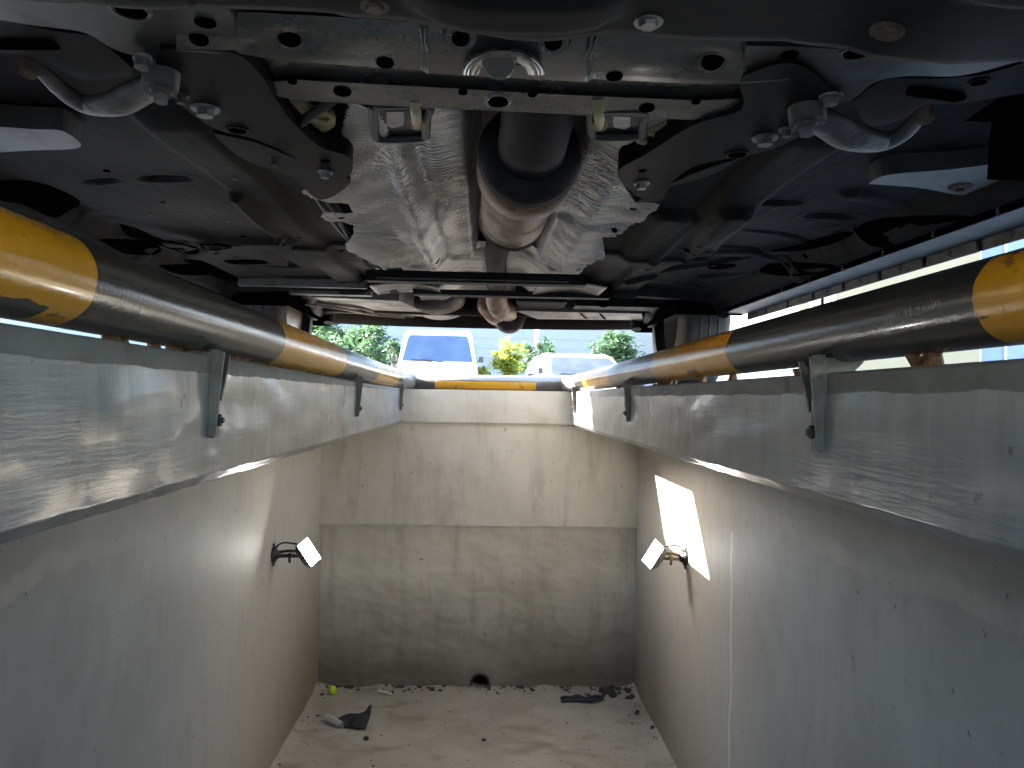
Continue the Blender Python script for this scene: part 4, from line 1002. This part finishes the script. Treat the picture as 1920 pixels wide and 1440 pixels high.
vehicle('estate_car', 'pale car mostly hidden behind the white car, only its slanted side window showing', 'car', vc.x + .75, 20.5, R(-12),
        [(-1.0, .25), (-1.02, .62), (-.9, .85), (0, 1.0), (.6, 1.55), (1.1, 1.66), (2.9, 1.62), (3.4, 1.1), (3.45, .25)], .88, (1.0, 1.66, 3, 'glass_grey'), 'white_paint', (-.25, 2.6), .32, {'win': [(.35, 1.3), (1.4, 2.6)]})

# ------------------------------------------------------------------ buildings and plants
def flatbox(name, label, a, b, mat, cat='building'):
    rt = root(name, label, cat, ((a[0] + b[0]) / 2, a[1], gz(14)))
    q = MB(); q.box(a, b); q.build('wall', mat, rt); return rt
bz = gz(30)
fb = flatbox('long_building', 'long pale blue-white building behind the parked vehicles', (-26, 34, bz), (9.0, 44, bz + 7.5), 'wall_white')
q = MB()
for k in range(16): q.box((-26, 33.985, bz + .45 * k + .42), (9, 34.0, bz + .45 * k + .44))
q.build('cladding', 'wall_white', fb)
q = MB(); q.box((-26.2, 33.8, bz + 7.5), (9.2, 44.2, bz + 7.8)); q.build('roof', 'post_white', fb)
bb = flatbox('workshop', 'beige walled building seen through the gap under the right sill', (9.6, 26, bz), (17.2, 36, bz + 6.5), 'wall_beige')
for px in (1530, 1552):
    c_ = U(px, 580, y=25.97); q = MB(); w_ = .26; q.box((c_.x - w_, 25.93, c_.z - 1.2), (c_.x + w_, 26.0, c_.z + 1.1)); wo = q.build('window', 'post_white', bb)
    q = MB(); q.box((c_.x - w_ * .5, 25.91, c_.z - 1.05), (c_.x + w_ * .5, 25.93, c_.z + .8)); q.build('pane', 'window_dark', wo)
q = MB(); q.box((9.4, 25.8, bz + 6.5), (17.4, 36.2, bz + 6.8)); q.build('roof', 'post_white', bb)
bl = flatbox('clad_building', 'light blue ribbed metal building at the far right beyond the pipe', (17.6, 27, bz), (34, 38, bz + 7), 'wall_blue')
q = MB()
for k in range(17): q.box((17.8 + k * .95, 26.93, bz), (17.86 + k * .95, 27.0, bz + 7))
q.build('rib', 'post_white', bl)
sb = flatbox('sun_blocker', 'tall plain beige block added out of frame on the left to keep the sun off', (-15, 1.0, bz), (-10.5, 8.1, bz + 8.5), 'wall_beige')  # unseen block added to shade the car's underside and near pit from the sun
ww = flatbox('boundary_wall', 'white boundary wall beside the beige building, blown out by daylight', (6.3, 24.0, bz), (10.0, 24.25, bz + 4.6), 'post_white', 'wall')
# pole in front of the long building
pc = U(1006, 640, y=30)
rt = root('pole', 'thin white pole standing in front of the long pale building', 'pole', (pc.x, 30, bz))
q = MB(); q.tube([(pc.x, 30, bz), (pc.x, 30, bz + 6)], [.11, .09], 14); q.build('shaft', 'post_white', rt)
q = MB(); q.tube([(pc.x, 30, bz + 6), (pc.x, 29.4, bz + 6.3)], .05, 10); q.obox((pc.x, 29.2, bz + 6.3), (.12, 0, 0), (0, .3, 0), (0, 0, .05)); q.build('lamp_head', 'post_white', rt)

def tree(name, label, cat, x, y, h, cr, trunk_h, mat, n, ls, seed, group=None):
    rnd = random.Random(seed); z0 = gz(y); rt = root(name, label, cat, (x, y, z0), group)
    q = MB(); base = V((x, y, z0 - .05)); top = base + V((rnd.uniform(-.2, .2), 0, trunk_h + cr * .6))
    q.tube([base, base.lerp(top, .5) + V((.05, 0, 0)), top], [.10 * h / 4 + .02, .07 * h / 4 + .01, .02], 9)
    cen = base + V((0, 0, h - cr * .95)); cl = []
    for k in range(34):
        a_, e_ = rnd.uniform(0, 2 * pi), rnd.uniform(-.7 if cat == 'tree' else -1.4, 1.5)
        c_ = cen + V((cos(a_) * cos(e_), sin(a_) * cos(e_), sin(e_) * .95)) * cr * rnd.uniform(.25, 1.15); cl.append((c_, cr * rnd.uniform(.10, .42)))
    for c_, r_ in cl[:12]:
        s_ = base.lerp(top, rnd.uniform(.35, .95)); q.tube([s_, s_.lerp(c_, .5) + V((0, 0, .1)), c_], [.03 * h / 4, .02 * h / 4, .006], 6)
    q.build('trunk', 'bark', rt)
    g_ = MB()
    for k in range(n):
        c_, r_ = cl[rnd.randrange(len(cl))]
        p_ = c_ + V((rnd.gauss(0, .55), rnd.gauss(0, .55), rnd.gauss(0, .5))) * r_
        a_ = V((rnd.uniform(-1, 1), rnd.uniform(-1, 1), rnd.uniform(-.6, .6))).normalized(); b_ = a_.cross(V((rnd.uniform(-1, 1), rnd.uniform(-1, 1), rnd.uniform(-1, 1)))).normalized()
        l_ = ls * rnd.uniform(.6, 1.3)
        g_.add([p_ - a_ * l_, p_ + b_ * l_ * .38, p_ + a_ * l_, p_ - b_ * l_ * .38], [(0, 1, 2, 3)])
    g_.build('crown', mat, rt, merge=False, recalc=False); return rt
def tr_at(px, py_top, y, cr_px, **k):
    p_ = U(px, py_top, y=y); h = p_.z - gz(y); cr = cr_px / F * y; tree(k['name'], k['label'], k['cat'], p_.x, y, h, cr, max(.3, h - 1.6 * cr), k['mat'], k['n'], k['ls'], k['seed'], k.get('group'))
tr_at(672, 612, 24, 62, name='tree', label='leafy green tree beyond the left pipe, beside the van', cat='tree', mat='leaf_green', n=5200, ls=.09, seed=3)
tr_at(618, 575, 27, 60, name='tree', label='green tree at the left end of the opening, nearest the left pipe', cat='tree', mat='leaf_green', n=5200, ls=.10, seed=13)
tr_at(742, 640, 22, 20, name='shrub', label='small green shrub just left of the white van', cat='shrub', mat='leaf_green', n=1500, ls=.06, seed=4)
tr_at(948, 640, 18.5, 32, name='bush', label='bright yellow-green bush between the van and the white car', cat='bush', mat='leaf_yellow', n=3600, ls=.05, seed=5)
tr_at(905, 684, 18.0, 12, name='low_shrub', label='low yellow-green shrub at the right corner of the van', cat='shrub', mat='leaf_yellow', n=900, ls=.04, seed=15)
tr_at(1020, 645, 25, 45, name='bush', label='wide blue-green bush in front of the thin white pole', cat='bush', mat='leaf_green', n=4200, ls=.08, seed=6)
tr_at(1165, 628, 24, 48, name='tree', label='green tree above the roof of the white car, by the rear wheel', cat='tree', mat='leaf_green', n=4200, ls=.09, seed=7)
tr_at(-300, 440, 19, 200, name='tree', label='big green tree out on the left, glimpsed through the slot under the left pipe', cat='tree', mat='leaf_green', n=9000, ls=.14, seed=8)
